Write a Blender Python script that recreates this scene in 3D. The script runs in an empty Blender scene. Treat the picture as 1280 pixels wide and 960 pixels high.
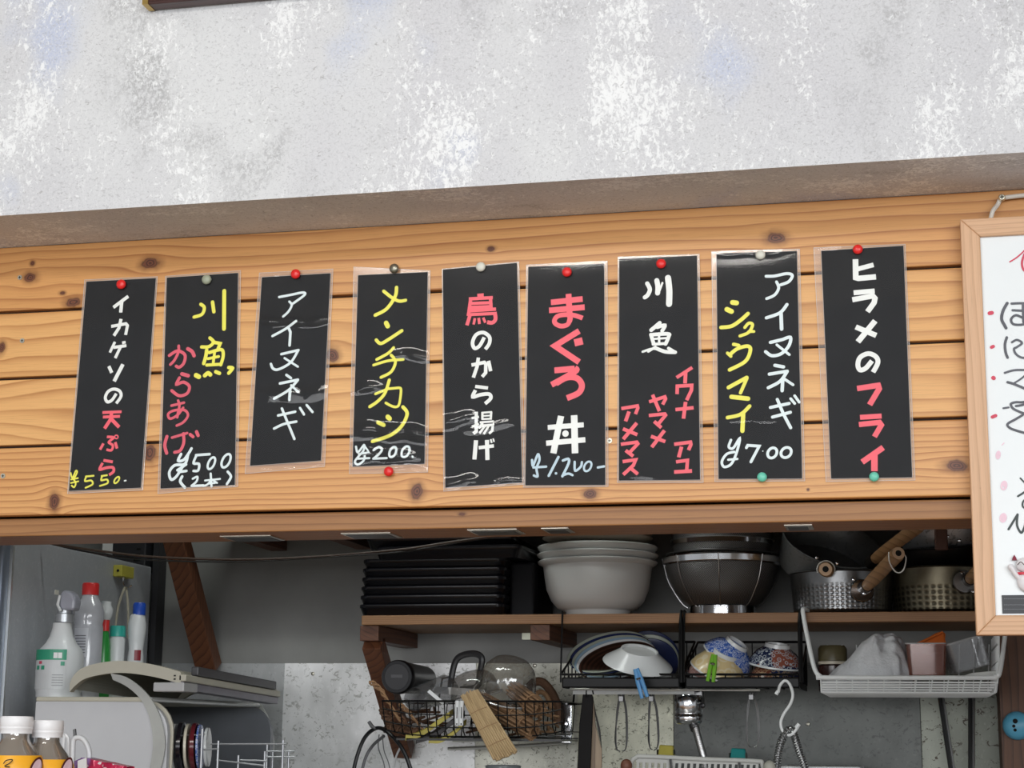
import bpy, math, random
from mathutils import Vector, Matrix
random.seed(7)
C = bpy.context.scene.collection
sc = bpy.context.scene
PI = math.pi

# ---------------------------------------------------------------- camera
F = 2188.9; YAW, PITCH, ROLL = -0.22326, 0.19928, 0.00845; CZ = 1.50
cy, sy = math.cos(YAW), math.sin(YAW)
_r = Vector((cy, -sy, 0)); _f = Vector((sy, cy, 0)); _u = Vector((0, 0, 1))
cp, sp = math.cos(PITCH), math.sin(PITCH)
FW = cp*_f + sp*_u; _u2 = -sp*_f + cp*_u
cr, sr = math.cos(ROLL), math.sin(ROLL)
RT = cr*_r + sr*_u2; UP = -sr*_r + cr*_u2
cam = bpy.data.objects.new('camera', bpy.data.cameras.new('camera')); C.objects.link(cam)
cam.data.sensor_width = 36; cam.data.lens = 36*F/1280; cam.data.clip_start = .05
M = Matrix((RT, UP, -FW)).transposed().to_4x4(); M.translation = Vector((0, 0, CZ)); cam.matrix_world = M
sc.camera = cam

# ---------------------------------------------------------------- world, lights, exposure
w = bpy.data.worlds.new('world'); sc.world = w; w.use_nodes = True
w.node_tree.nodes['Background'].inputs[0].default_value = (.93, .96, 1, 1)
w.node_tree.nodes['Background'].inputs[1].default_value = .46
def area(name, loc, target, sx, sy_, power, col=(1, 1, 1)):
    l = bpy.data.lights.new(name, 'AREA'); l.shape = 'RECTANGLE'; l.size = sx; l.size_y = sy_; l.energy = power; l.color = col
    o = bpy.data.objects.new(name, l); C.objects.link(o); o.location = loc
    o.rotation_euler = (Vector(target)-Vector(loc)).to_track_quat('-Z', 'Y').to_euler(); return o
area('window_light', (2.9, -3.9, 2.5), (-.6, 2.4, 1.9), 4.0, 1.3, 170, (.95, .98, 1))
area('low_fill_light', (-1.1, -4.3, 1.75), (-.6, 2.6, 1.75), 4.6, 1.3, 115, (.97, .98, 1))  # added fill from behind the camera, brightens the lower kitchen and its steel
area('ceiling_lamp_light', (-.9, .1, 2.93), (-.75, 1.5, 1.9), 1.25, .2, 17, (1, .97, .92))
area('kitchen_lamp_light', (-.55, 2.76, 2.42), (-.5, 3.45, 1.6), 1.6, .12, 13, (.95, 1, .95))
vs = sc.view_settings; vs.view_transform = 'Standard'; vs.look = 'None'; vs.gamma = 1; vs.exposure = 0.0; vs.use_curve_mapping = False

# ---------------------------------------------------------------- pixel helpers (1280x960 frame)
def ray(x, y): return RT*((x-640)/F) + UP*(-(y-480)/F) + FW
def at(x, y, Y):
    d = ray(x, y); d = d*(Y/d.y); return Vector((d.x, d.y, d.z+CZ))
def atz(x, y, Z):
    d = ray(x, y); d = d*((Z-CZ)/d.z); return Vector((d.x, d.y, d.z+CZ))
def atx(x, y, X):
    d = ray(x, y); d = d*(X/d.x); return Vector((d.x, d.y, d.z+CZ))
def mpp(x, y, Y):
    return (at(x, y, Y)-Vector((0, 0, CZ))).dot(FW)/F

# ---------------------------------------------------------------- mesh builder
class MB:
    def __init__(s): s.v = []; s.f = []
    def add(s, vs_, fs):
        b = len(s.v); s.v += [Vector(p) for p in vs_]; s.f += [[i+b for i in q] for q in fs]; return s
    def box(s, a, b):
        x0, y0, z0 = (min(a[i], b[i]) for i in range(3)); x1, y1, z1 = (max(a[i], b[i]) for i in range(3))
        return s.add([(x0,y0,z0),(x1,y0,z0),(x1,y1,z0),(x0,y1,z0),(x0,y0,z1),(x1,y0,z1),(x1,y1,z1),(x0,y1,z1)],
                     [(0,3,2,1),(4,5,6,7),(0,1,5,4),(1,2,6,5),(2,3,7,6),(3,0,4,7)])
    def hexa(s, p, q):       # two quads, p in front, q behind
        return s.add(list(p)+list(q), [(0,1,2,3),(7,6,5,4),(0,4,5,1),(1,5,6,2),(2,6,7,3),(3,7,4,0)])
    def slab(s, pts, t):     # polygon extruded along +Y by t
        n = len(pts); q = [Vector(p)+Vector((0, t, 0)) for p in pts]
        return s.add(list(pts)+q, [list(range(n)), list(range(2*n-1, n-1, -1))]+[(i, n+i, n+(i+1)%n, (i+1)%n) for i in range(n)])
    def tube(s, pts, r, n=6, closed=False, caps=True):
        pts = [Vector(p) for p in pts]; m = len(pts)
        rs = r if isinstance(r, (list, tuple)) else [r]*m
        b = len(s.v); prev = None
        for i, p in enumerate(pts):
            if closed: t = pts[(i+1) % m]-pts[i-1]
            else: t = pts[min(i+1, m-1)]-pts[max(i-1, 0)]
            if t.length < 1e-9: t = Vector((0, 0, 1))
            t.normalize()
            if prev is None:
                a = Vector((0, 0, 1)) if abs(t.z) < .9 else Vector((1, 0, 0)); prev = t.cross(a).normalized()
            prev = prev - t*prev.dot(t)
            if prev.length < 1e-6: prev = t.orthogonal()
            prev.normalize(); bn = t.cross(prev)
            for k in range(n):
                a = 2*PI*k/n; s.v.append(p+(prev*math.cos(a)+bn*math.sin(a))*rs[i])
        for i in range(m if closed else m-1):
            j = (i+1) % m
            for k in range(n):
                s.f.append([b+i*n+k, b+i*n+(k+1)%n, b+j*n+(k+1)%n, b+j*n+k])
        if caps and not closed:
            s.f.append([b+k for k in range(n)][::-1]); s.f.append([b+(m-1)*n+k for k in range(n)])
        return s
    def lathe(s, prof, c, seg=40, mat=None, cap=True):   # prof [(r,z)] about vertical axis through c; mat 3x3 tilt
        c = Vector(c); b = len(s.v); m = len(prof)
        for r, z in prof:
            for k in range(seg):
                a = 2*PI*k/seg; p = Vector((r*math.cos(a), r*math.sin(a), z))
                if mat: p = mat @ p
                s.v.append(c+p)
        for i in range(m-1):
            for k in range(seg):
                s.f.append([b+i*seg+k, b+i*seg+(k+1)%seg, b+(i+1)*seg+(k+1)%seg, b+(i+1)*seg+k])
        if cap:
            if prof[0][0] > 1e-5: s.f.append([b+k for k in range(seg)][::-1])
            if prof[-1][0] > 1e-5: s.f.append([b+(m-1)*seg+k for k in range(seg)])
        return s
    def build(s, name, m, parent=None, smooth=False, origin=None, bevel=0, sub=0):
        if parent is not None: org = Vector(parent['_o'])
        elif origin is not None: org = Vector(origin)
        else:
            xs = [v.x for v in s.v]; ys = [v.y for v in s.v]; zs = [v.z for v in s.v]
            org = Vector(((min(xs)+max(xs))/2, (min(ys)+max(ys))/2, min(zs)))
        me = bpy.data.meshes.new(name); me.from_pydata([v-org for v in s.v], [], s.f); me.update()
        me.materials.append(m)
        if smooth:
            me.polygons.foreach_set('use_smooth', [True]*len(me.polygons))
        o = bpy.data.objects.new(name, me); C.objects.link(o)
        if parent is not None: o.parent = parent
        else: o.location = org
        o['_o'] = list(org)
        if bevel:
            b = o.modifiers.new('bevel', 'BEVEL'); b.width = bevel; b.segments = 2; b.limit_method = 'ANGLE'
        if sub:
            b = o.modifiers.new('sub', 'SUBSURF'); b.levels = b.render_levels = sub
        if smooth and not sub:
            try:
                me.set_sharp_from_angle(angle=math.radians(42))
            except Exception: pass
        return o
def tag(o, label=None, cat=None, group=None, kind=None):
    if label: o['label'] = label
    if cat: o['category'] = cat
    if group: o['group'] = group
    if kind: o['kind'] = kind
    return o
def thing(name, label, cat, loc, group=None):
    o = bpy.data.objects.new(name, None); C.objects.link(o); o.location = loc; o['_o'] = list(loc); o.empty_display_size = .03
    return tag(o, label, cat, group)
def copy_thing(src, delta, label):
    r = src.copy(); C.objects.link(r); r.location = Vector(src.location)+Vector(delta); r['label'] = label
    for ch in list(src.children):
        c = ch.copy(); C.objects.link(c); c.parent = r
        for g in list(ch.children):
            d = g.copy(); C.objects.link(d); d.parent = c
    return r
def catmull(P, n=6, closed=False):
    P = [Vector(p) for p in P]
    if len(P) < 3: return P
    out = []; m = len(P)
    for i in range(m if closed else m-1):
        g = lambda k: P[k % m] if closed else P[max(0, min(m-1, k))]
        p0, p1, p2, p3 = g(i-1), g(i), g(i+1), g(i+2)
        for k in range(n):
            t = k/n
            out.append(.5*((2*p1)+(p2-p0)*t+(2*p0-5*p1+4*p2-p3)*t*t+(3*p1-p0-3*p2+p3)*t**3))
    if not closed: out.append(P[-1])
    return out

# ---------------------------------------------------------------- materials
class NT:
    def __init__(s, name):
        s.m = bpy.data.materials.new(name); s.m.use_nodes = True; s.t = s.m.node_tree; s.bs = s.t.nodes['Principled BSDF']
        s.co = s.n('ShaderNodeTexCoord').outputs['Object']
    def n(s, typ, **kw):
        x = s.t.nodes.new(typ)
        for k, v in kw.items(): setattr(x, k, v)
        return x
    def link(s, a, b): s.t.links.new(a, b)
    def put(s, sock, v):
        if isinstance(v, (int, float)): sock.default_value = v
        elif isinstance(v, (tuple, list)): sock.default_value = tuple(v)
        else: s.link(v, sock)
    def math(s, op, a, b=0.0, c=None):
        x = s.n('ShaderNodeMath', operation=op); s.put(x.inputs[0], a); s.put(x.inputs[1], b)
        if c is not None: s.put(x.inputs[2], c)
        return x.outputs[0]
    def vm(s, op, a, b=(0, 0, 0)):
        x = s.n('ShaderNodeVectorMath', operation=op); s.put(x.inputs[0], a); s.put(x.inputs[1], b)
        return x.outputs['Value'] if op in ('LENGTH', 'DOT_PRODUCT') else x.outputs[0]
    def noise(s, scale, vec=None, detail=3, rough=.5, stretch=None, dist=0):
        v = vec or s.co
        if stretch: v = s.vm('MULTIPLY', v, stretch)
        x = s.n('ShaderNodeTexNoise'); s.link(v, x.inputs['Vector'])
        x.inputs['Scale'].default_value = scale; x.inputs['Detail'].default_value = detail; x.inputs['Roughness'].default_value = rough; x.inputs['Distortion'].default_value = dist
        return x.outputs['Fac']
    def ramp(s, fac, stops):
        x = s.n('ShaderNodeValToRGB'); e = x.color_ramp.elements
        while len(e) < len(stops): e.new(.5)
        for i, (p, c) in enumerate(stops):
            e[i].position = p; e[i].color = (c[0], c[1], c[2], 1) if isinstance(c, (tuple, list)) else (c, c, c, 1)
        s.link(fac, x.inputs[0]); return x.outputs[0]
    def mix(s, fac, a, b, mode='MIX'):
        x = s.n('ShaderNodeMix', data_type='RGBA', blend_type=mode)
        s.put(x.inputs[0], fac)
        for i, v in ((6, a), (7, b)):
            if isinstance(v, (tuple, list)): x.inputs[i].default_value = (v[0], v[1], v[2], 1)
            else: s.link(v, x.inputs[i])
        return x.outputs[2]
    def smooth(s, v, a, b, lo=0.0, hi=1.0):
        x = s.n('ShaderNodeMapRange', interpolation_type='SMOOTHSTEP'); s.put(x.inputs[0], v)
        x.inputs[1].default_value = a; x.inputs[2].default_value = b; x.inputs[3].default_value = lo; x.inputs[4].default_value = hi
        return x.outputs[0]
    def bump(s, h, strength=.3, dist=.002):
        x = s.n('ShaderNodeBump'); x.inputs['Strength'].default_value = strength; x.inputs['Distance'].default_value = dist
        s.link(h, x.inputs['Height']); s.link(x.outputs[0], s.bs.inputs['Normal'])
    def set(s, col=None, rough=None, metal=None, **kw):
        if col is not None:
            if isinstance(col, (tuple, list)): s.bs.inputs['Base Color'].default_value = (col[0], col[1], col[2], 1)
            else: s.link(col, s.bs.inputs['Base Color'])
        if rough is not None: s.put(s.bs.inputs['Roughness'], rough)
        if metal is not None: s.bs.inputs['Metallic'].default_value = metal
        for k, v in kw.items(): s.bs.inputs[k.replace('_', ' ')].default_value = v
        return s.m
def mat(name, col, rough=.5, metal=0, var=.12, scale=30, bump=0, **kw):
    t = NT(name); nz = t.noise(scale, detail=4)
    c = t.mix(nz, tuple(max(0, v*(1-var)) for v in col), tuple(min(1, v*(1+var)) for v in col))
    if bump: t.bump(t.noise(scale*4), bump)
    return t.set(c, rough, metal, **kw)
def clear_mat(name, col=(1, 1, 1), gloss=.1, rough=.05, tint=.2, haze=.0):
    """thin clear plastic: see-through with a glossy skin and a little milky haze"""
    t = NT(name); tr = t.n('ShaderNodeBsdfTransparent'); tr.inputs[0].default_value = (1-(1-col[0])*tint*2, 1-(1-col[1])*tint*2, 1-(1-col[2])*tint*2, 1)
    gl = t.n('ShaderNodeBsdfGlossy'); gl.inputs['Roughness'].default_value = rough
    df = t.n('ShaderNodeBsdfDiffuse'); df.inputs[0].default_value = (col[0], col[1], col[2], 1)
    fr = t.n('ShaderNodeLayerWeight'); fr.inputs[0].default_value = .25; fre = t.n('ShaderNodeFresnel'); fre.inputs[0].default_value = 1.42
    hz = t.math('ADD', t.math('MULTIPLY', t.noise(25), haze*.5), haze*.75)
    m1 = t.n('ShaderNodeMixShader'); t.link(hz, m1.inputs[0]); t.link(tr.outputs[0], m1.inputs[1]); t.link(df.outputs[0], m1.inputs[2])
    f2 = t.math('MULTIPLY', fre.outputs[0], .85) if gloss < .03 else t.math('ADD', t.math('MULTIPLY', fr.outputs['Facing'], .5), gloss)
    m2 = t.n('ShaderNodeMixShader'); t.link(f2, m2.inputs[0]); t.link(m1.outputs[0], m2.inputs[1]); t.link(gl.outputs[0], m2.inputs[2])
    t.link(m2.outputs[0], t.t.nodes['Material Output'].inputs['Surface']); return t.m

def wood(name, light, mid, dark, freq=110, knots=(), flows=(), ax=0, off=0, wobble=.012, rough=.5, knotcol=(.062, .019, .008), fine=.5):
    """long-grain softwood; ax = grain axis (0 X, 1 Y, 2 Z); knots (x,z,rx,rz) in object metres; flows (x,z,lx,lz,amt)"""
    t = NT(name); sep = t.n('ShaderNodeSeparateXYZ'); t.link(t.co, sep.inputs[0])
    g = sep.outputs[ax]; o1, o2 = [sep.outputs[i] for i in (2, 1, 0) if i != ax][:2]
    com = t.n('ShaderNodeCombineXYZ'); t.link(g, com.inputs[0]); t.link(o1, com.inputs[1]); t.link(t.math('MULTIPLY', o2, 1.0), com.inputs[2])
    P = com.outputs[0]; P2 = t.vm('MULTIPLY', P, (1, 1, 0))
    z = o1
    allf = [(k[0], k[1], k[2]*2.6, k[3]*1.7, .75) for k in knots]+list(flows)
    for kx, kz, lx, lz, am in allf:
        d = t.vm('MULTIPLY', t.vm('SUBTRACT', P2, (kx, kz, 0)), (1/lx, 1/lz, 0))
        e = t.math('EXPONENT', t.math('MULTIPLY', t.vm('DOT_PRODUCT', d, d), -1))
        z = t.math('SUBTRACT', z, t.math('MULTIPLY', t.math('MULTIPLY', t.math('SUBTRACT', o1, kz), e), am))
    lowm = t.noise(1, P, 2, .5, (1.8, 9, 9)); low2 = t.noise(1, P, 3, .6, (7, 30, 30))
    zz = t.math('ADD', z, t.math('ADD', t.math('MULTIPLY', lowm, wobble*4), t.math('MULTIPLY', low2, wobble*.35)))
    zz = t.math('ADD', zz, t.math('MULTIPLY', o2, .6))
    ph = t.math('ADD', t.math('MULTIPLY', zz, freq), off)
    fr = t.math('FRACT', ph)
    ring = t.ramp(fr, [(0, 0.0), (.55, .18), (.82, .62), (.92, 1.0), (.97, .55), (1, 0.0)])
    amp = t.smooth(t.noise(1, P, 2, .5, (2.5, 26, 26)), .3, .7, .6, 1.0)
    ringv = t.math('MULTIPLY', ring, amp)
    c = t.mix(ringv, t.mix(t.noise(1, P, 2, .5, (1.3, 8, 8)), light, mid), dark)
    st = t.noise(1, P, 4, .7, (14, 700, 700))
    c = t.mix(t.smooth(st, .45, .75, 0, fine), c, tuple(v*.62 for v in mid))
    for kx, kz, rx, rz in knots:
        d = t.vm('LENGTH', t.vm('MULTIPLY', t.vm('SUBTRACT', P2, (kx, kz, 0)), (1/rx, 1/rz, 0)))
        d = t.math('ADD', d, t.math('MULTIPLY', t.math('SUBTRACT', t.noise(60, P, 3), .5), .9))
        c = t.mix(t.smooth(d, .75, 1.7, .55, 0), c, tuple(v*.55 for v in dark))
        c = t.mix(t.smooth(d, .55, 1.0, 1, 0), c, t.mix(t.smooth(t.math('FRACT', t.math('MULTIPLY', d, 3.2)), .2, .8), knotcol, tuple(v*2.8 for v in knotcol)))
    sp_ = t.noise(260, P, 2)
    c = t.mix(t.smooth(sp_, .76, .8, 0, .5), c, tuple(v*.4 for v in dark))
    t.bump(t.math('SUBTRACT', 1.0, ringv), .12, .001)
    return t.set(c, rough)

PINE_L, PINE_M, PINE_D = (.74, .405, .15), (.62, .30, .095), (.30, .105, .025)

def m_wallpaper(name='mottled wallpaper'):
    t = NT(name); sh = lambda *v: t.vm('ADD', t.co, v)
    big = t.noise(1, None, 3, .55, (2.6, 2.6, 1.2))
    c = t.mix(t.smooth(big, .36, .64), (.56, .56, .59), (.66, .67, .68))
    c = t.mix(t.smooth(t.noise(1, sh(3, 7, 1), 3, .6, (3.2, 3, 2.3)), .52, .64, 0, .8), c, (.44, .50, .68))
    vf = t.noise(330, sh(1, 0, 0), 3, .6); c = t.mix(t.smooth(vf, .35, .65, 0, .55), c, (.68, .68, .70))
    vg = t.noise(1, sh(6, 1, 2), 4, .75, (190, 190, 240), 1.0); c = t.mix(t.smooth(vg, .53, .62, 0, .45), c, (.36, .36, .38))
    grey = t.noise(1, sh(9, 2, 4), 4, .65, (3.6, 9, 2.8)); fg = t.noise(1, None, 5, .75, (170, 170, 130), .6)
    c = t.mix(t.math('MULTIPLY', t.smooth(grey, .52, .66), t.smooth(fg, .45, .55, .1, .8)), c, (.34, .34, .35))
    wz = t.noise(1, sh(1, 5, 8), 5, .7, (5.5, 9, 2.8)); fw = t.noise(1, sh(2, 2, 2), 6, .78, (135, 135, 90), .7)
    fw2 = t.math('ADD', fw, t.math('MULTIPLY', t.math('SUBTRACT', wz, .5), .95))
    c = t.mix(t.smooth(fw2, .55, .66, 0, .85), c, (.86, .87, .88))
    sc2 = t.noise(1, sh(5, 1, 3), 4, .8, (75, 75, 110), 2.2)
    c = t.mix(t.smooth(sc2, .615, .65, 0, .6), c, (.25, .24, .24))
    t.bump(fw, .2, .001)
    return t.set(c, .75)
def m_steel(name, col, speck=(.2, .2, .18), amt=.6, rough=.38, metal=.75, sc_=1.0, cloud=.25):
    t = NT(name)
    a = t.noise(1, None, 4, .6, (5, 5, 3)); c = t.mix(t.smooth(a, .3, .7, 0, 1), tuple(v*(1-cloud) for v in col), tuple(min(1, v*(1+cloud)) for v in col))
    b = t.noise(1, None, 4, .7, (75*sc_, 75*sc_, 95*sc_), .9); m_ = t.noise(1, None, 3, .5, (8, 8, 7))
    c = t.mix(t.math('MULTIPLY', t.smooth(b, .56, .62, 0, amt), t.smooth(m_, .30, .52)), c, speck)
    b2 = t.noise(1, t.vm('ADD', t.co, (4, 4, 4)), 3, .6, (160, 160, 120)); c = t.mix(t.smooth(b2, .55, .8, 0, .5), c, tuple(min(1, v*1.5) for v in col))
    t.bump(b, .15, .001)
    return t.set(c, rough, metal)

WHITE = mat('white ceramic', (.62, .63, .62), .25, var=.05)
BLACKP = mat('black plastic', (.0045, .0045, .006), .28, var=.2, Specular_IOR_Level=.3)
BLACKW = mat('black coated wire', (.0035, .0033, .0036), .38, var=.2, Specular_IOR_Level=.2)
CHROME = mat('chrome', (.75, .76, .78), .14, 1, var=.05)
STEEL = mat('dull steel', (.45, .45, .45), .32, 1, var=.15)
DSTEEL = mat('dark steel', (.16, .16, .16), .35, .9, var=.25)
WHITEP = mat('white plastic', (.72, .73, .73), .4, var=.05)
DARKHOLE = mat('black hole', (.004, .004, .004), .9)
FILM = clear_mat('laminate film', (1, 1, 1), .018, .05, 0, .004)
FILMEDGE = clear_mat('laminate edge', (.92, .86, .82), .06, .12, 0, .16)
FILMEDGE2 = clear_mat('laminate rim', (1, .95, .90), .12, .15, 0, .55)
CLEAR = clear_mat('clear plastic', (.8, .82, .84), .05, .08, .12, .10)
SMOKE = clear_mat('smoky clear plastic', (.35, .36, .38), .1, .12, .3, .25)

# ================================================================= SETTING
YP = 2.40                                   # plane of the plank face
ZT = CZ+.7445; zs = [CZ+v for v in (.7445, .6395, .5343, .4281, .3228)]
YW = atz(640, 230, ZT).y                    # wallpapered bulkhead face
XL, XR = -2.3, 1.3
# bulkhead wall over the pass (front face + soffit)
o = MB().box((XL, YW, ZT), (XR, YW+.55, 3.05)).build('wall_front', m_wallpaper(), origin=(0, YW, ZT)); tag(o, kind='structure')
# planks header
hd = MB().box((XL, YP+.012, zs[4]+.004), (XR, YP+.05, zs[0]-.001)).build('wall_header', mat('dark batten', (.03, .015, .008), .8), origin=(0, YP, zs[4])); tag(hd, kind='structure')
def rel(px, py, rx, rz):
    p = at(px, py, YP); s = mpp(px, py, YP); return (p.x, p.z-zs[4], rx*s, rz*s)
K = {0: [rel(38, 347, 10, 8), rel(41, 329, 4, 4), rel(91, 378, 12, 8), rel(188, 329, 14, 9), rel(970, 297, 15, 9), rel(614, 311, 6, 4), rel(78, 366, 5, 3)],
     1: [rel(415, 444, 10, 11), rel(2, 434, 6, 9)],
     2: [rel(68, 414+57, 4, 2), rel(650, 539, 2, 2)],
     3: [rel(188, 566, 10, 13), rel(68, 628, 8, 14), rel(521, 614, 10, 12), rel(738, 617, 10, 7), rel(1196, 582, 17, 9), rel(1010, 612, 2, 2)]}
Fl = {0: [(-1.24, .36, .16, .035, .6), (-.13, .385, .22, .02, .5)], 1: [(-.95, .26, .3, .045, .85), (-.2, .27, .4, .04, .6)],
      2: [(-1.22, .16, .11, .045, .92), (-.45, .15, .35, .04, .7), (.1, .15, .2, .03, .6)], 3: [(-.9, .05, .3, .03, .3)]}
cfg = [(60, .2, .010), (52, .55, .012), (46, .1, .013), (105, .7, .006)]
for i in range(4):
    fz, of, wb = cfg[i]
    lt = [(.70, .37, .13), (.80, .46, .18), (.82, .48, .195), (.76, .42, .16)][i]; md = [(.58, .27, .085), (.69, .35, .115), (.72, .375, .13), (.64, .31, .105)][i]
    m = wood('pine plank %d' % i, lt, md, [(.34, .12, .03), (.42, .17, .045), (.42, .17, .045), (.36, .13, .035)][i], fz, K[i], Fl[i], off=of, wobble=wb, rough=.42)
    g = .0022
    b = MB().box((XL, YP, zs[i+1]+(g if i < 3 else 0)), (XR, YP+.02, zs[i]-(g if i else .0005)))
    b.build('plank', m, hd, bevel=.0018)
SCREW = mat('zinc screw', (.55, .53, .45), .35, .9)
for px, py in ((25, 347), (28, 426), (4, 595), (762, 551)):
    p = at(px, py, YP); b = MB(); b.lathe([(.0001, 0), (.004, 0), (.0038, .0012), (.0001, .0012)], p, 14, Matrix.Rotation(PI/2, 3, 'X'))
    s = b.build('screw', SCREW, hd, smooth=True)
    MB().box(p+Vector((-.002, -.0016, -.0004)), p+Vector((.002, -.0010, .0004))).box(p+Vector((-.0004, -.0016, -.002)), p+Vector((.0004, -.0010, .002))).build('cross_slot', DARKHOLE, s)
# lower beam
YB = YP+.016; zb = at(640, 659, YB).z; yr = atz(640, 671, zb).y
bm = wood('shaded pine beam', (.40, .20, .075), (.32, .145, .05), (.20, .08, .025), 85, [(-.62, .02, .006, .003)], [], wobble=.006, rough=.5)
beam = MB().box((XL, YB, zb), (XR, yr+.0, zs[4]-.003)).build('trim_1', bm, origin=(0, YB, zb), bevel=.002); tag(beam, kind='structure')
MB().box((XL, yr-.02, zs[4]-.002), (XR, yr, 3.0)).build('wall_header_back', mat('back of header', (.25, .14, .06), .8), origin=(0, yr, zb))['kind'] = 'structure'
PLATE = mat('catch plate steel', (.62, .58, .5), .3, 1)
for (xa, xb, ya) in ((275, 338, 669), (426, 488, 665.5), (584, 646, 661), (676, 710, 659), (980, 1015, 655)):
    a = atz(xa, ya+1, zb); c2 = atz(xb, ya+1-(xb-xa)*.02, zb); y0 = min(a.y, c2.y); y1 = atz((xa+xb)/2, ya+6.5, zb).y
    mb = MB().box((a.x, y0, zb-.0015), (c2.x, y1, zb+.002))
    pl = mb.build('catch_plate', PLATE, beam, bevel=.0004)
    MB().box((a.x+.004, y0+(y1-y0)*.22, zb-.0022), (c2.x-.007, y1-.0005, zb-.0012)).build('plate_slot', mat('plate slot', (.05, .05, .05), .4, .6), pl)
# dark gap strip on beam right (metal)
a = at(1060, 663, yr); b_ = at(1218, 663, yr)
# kitchen shell
YK = 3.60
tag(MB().box((XL-.4, YK, 0), (XR+.3, YK+.1, 3.0)).build('wall_back', mat('grey painted wall', (.25, .25, .24), .6, var=.25, scale=9, bump=.2), origin=(0, YK, 0)), kind='structure')
tag(MB().box((XL-.1, YW+.4, 0), (XL, YK, 3.0)).build('wall_left', mat('grey side wall', (.2, .2, .2), .7)), kind='structure')
tag(MB().box((XR, YW+.4, 0), (XR+.1, YK, 3.0)).build('wall_right', mat('grey side wall right', (.2, .2, .2), .7)), kind='structure')
tag(MB().box((XL-.4, YW+.3, 2.62), (XR+.3, YK+.1, 2.7)).build('ceiling', mat('kitchen ceiling', (.3, .3, .3), .8)), kind='structure')
tag(MB().box((-6, -6, -.1), (6, 4, 0)).build('floor', mat('grey floor', (.42, .38, .32), .6)), kind='structure')
tag(MB().box((-6, -1.2, 3.0), (6, YW+.5, 3.1)).build('ceiling_dining', mat('dining ceiling', (.6, .6, .58), .8)), kind='structure')
# steel lining panels on the back wall; light and shade painted into their tones
ws = bpy.data.objects['wall_back']
zc = at(420, 829, YK).z
def panel(xa, xb, m, t=.004, z1=None, z0=.9, top=True, lab=None):
    A = at(xa, 880, YK).x; B = at(xb, 880, YK).x; z1 = z1 or zc
    o = MB().box((A, YK-t, z0), (B, YK, z1)).build('steel_panel', m, ws, bevel=.0008)
    if lab: o['label'] = lab
    return o
panel(-60, 355, m_steel('steel grey', (.42, .43, .43), (.25, .25, .25), .5, .4, .5, .6, .3), .003)
panel(355, 595, m_steel('steel scuffed lit', (.80, .81, .80), (.30, .30, .27), .7, .42, .45, 1.0, .3), .004, lab='scuffed steel panel, brightness painted in')
p5 = panel(595, 722, m_steel('steel scuffed dim', (.46, .46, .40), (.09, .09, .07), .8, .42, .5, 1.5, .45), .0035)
panel(722, 842, m_steel('steel stained lit', (.50, .50, .40), (.07, .07, .05), .8, .42, .4, 1.5, .45), .0045, lab='stained steel panel with dark specks, brightness painted in')
panel(842, 1150, m_steel('steel shaded', (.095, .10, .095), (.035, .035, .035), .5, .45, .5, 1, .3), .003, lab='grey steel panel, shade painted in')
panel(1150, 1262, m_steel('steel rusty speckled', (.18, .19, .16), (.04, .03, .02), 1.0, .42, .5, .8, .2), .005, lab='grey steel strip with rusty specks')
for (px, py) in ((391, 842), (668, 832), (1010, 905)):
    p = at(px, py, YK-.006); MB().lathe([(.0001, 0), (.004, 0), (.0035, .002), (.0001, .003)], p, 12, Matrix.Rotation(PI/2, 3, 'X')).build('screw', SCREW, ws, smooth=True)
# right steel wall strip seam, wooden post on the right
PW = wood('brown post', (.14, .062, .03), (.10, .042, .02), (.05, .02, .01), 70, ax=2, rough=.6)
post = MB().box(at(1251, 900, 3.42), at(1330, 900, 3.50)+Vector((0, 0, .9)))
post = MB(); A = at(1251, 900, 3.42); post.box((A.x, 3.42, .0), (A.x+.12, 3.54, 2.62))
tag(post.build('trim_2', PW), kind='structure')
p = at(1272, 907, 3.40)
b = MB(); b.lathe([(.0001, .016), (.016, .015), (.024, .008), (.0262, 0), (.0262, -.004), (.0001, -.004)], p+Vector((0, .012, 0)), 30, Matrix.Rotation(PI/2, 3, 'X'))
hk = b.build('blue_cap', mat('sky blue plastic', (.10, .36, .52), .35), smooth=True); tag(hk, 'round sky blue cap on brown post at the right edge', 'cap')
for dx, dz, r in ((-.004, .008, .0045), (-.007, -.001, .003), (-.005, -.008, .003)):
    MB().lathe([(.0001, .001), (r, .0005), (r, -.002)], p+Vector((dx, -.0042, dz)), 10, Matrix.Rotation(PI/2, 3, 'X')).build('hole', DARKHOLE, hk)

# dark picture frame at top of wall
fz0 = at(180, 6, YW-.025)
fr = thing('picture_frame', 'dark reddish-brown picture frame bottom edge high on the mottled wall', 'picture frame', (fz0.x+.22, YW, fz0.z))
MH = wood('mahogany', (.07, .016, .010), (.045, .010, .007), (.02, .004, .003), 150, rough=.3)
L0, R0 = at(180, 3, YW-.025), at(500, -8, YW-.025)
zl = fz0.z-.0; W = .50
MB().box((L0.x, YW-.027, zl), (L0.x+W, YW-.002, zl+.03)).build('rail', MH, fr, bevel=.003)
MB().box((L0.x, YW-.027, zl+.4), (L0.x+W, YW-.002, zl+.43)).build('rail', MH, fr, bevel=.003)
MB().box((L0.x, YW-.027, zl+.03), (L0.x+.03, YW-.002, zl+.4)).build('stile', MH, fr, bevel=.003)
MB().box((L0.x+W-.03, YW-.027, zl+.03), (L0.x+W, YW-.002, zl+.4)).build('stile', MH, fr, bevel=.003)
MB().box((L0.x+.03, YW-.012, zl+.03), (L0.x+W-.03, YW-.004, zl+.4)).build('backing_sheet', WHITEP, fr)
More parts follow.
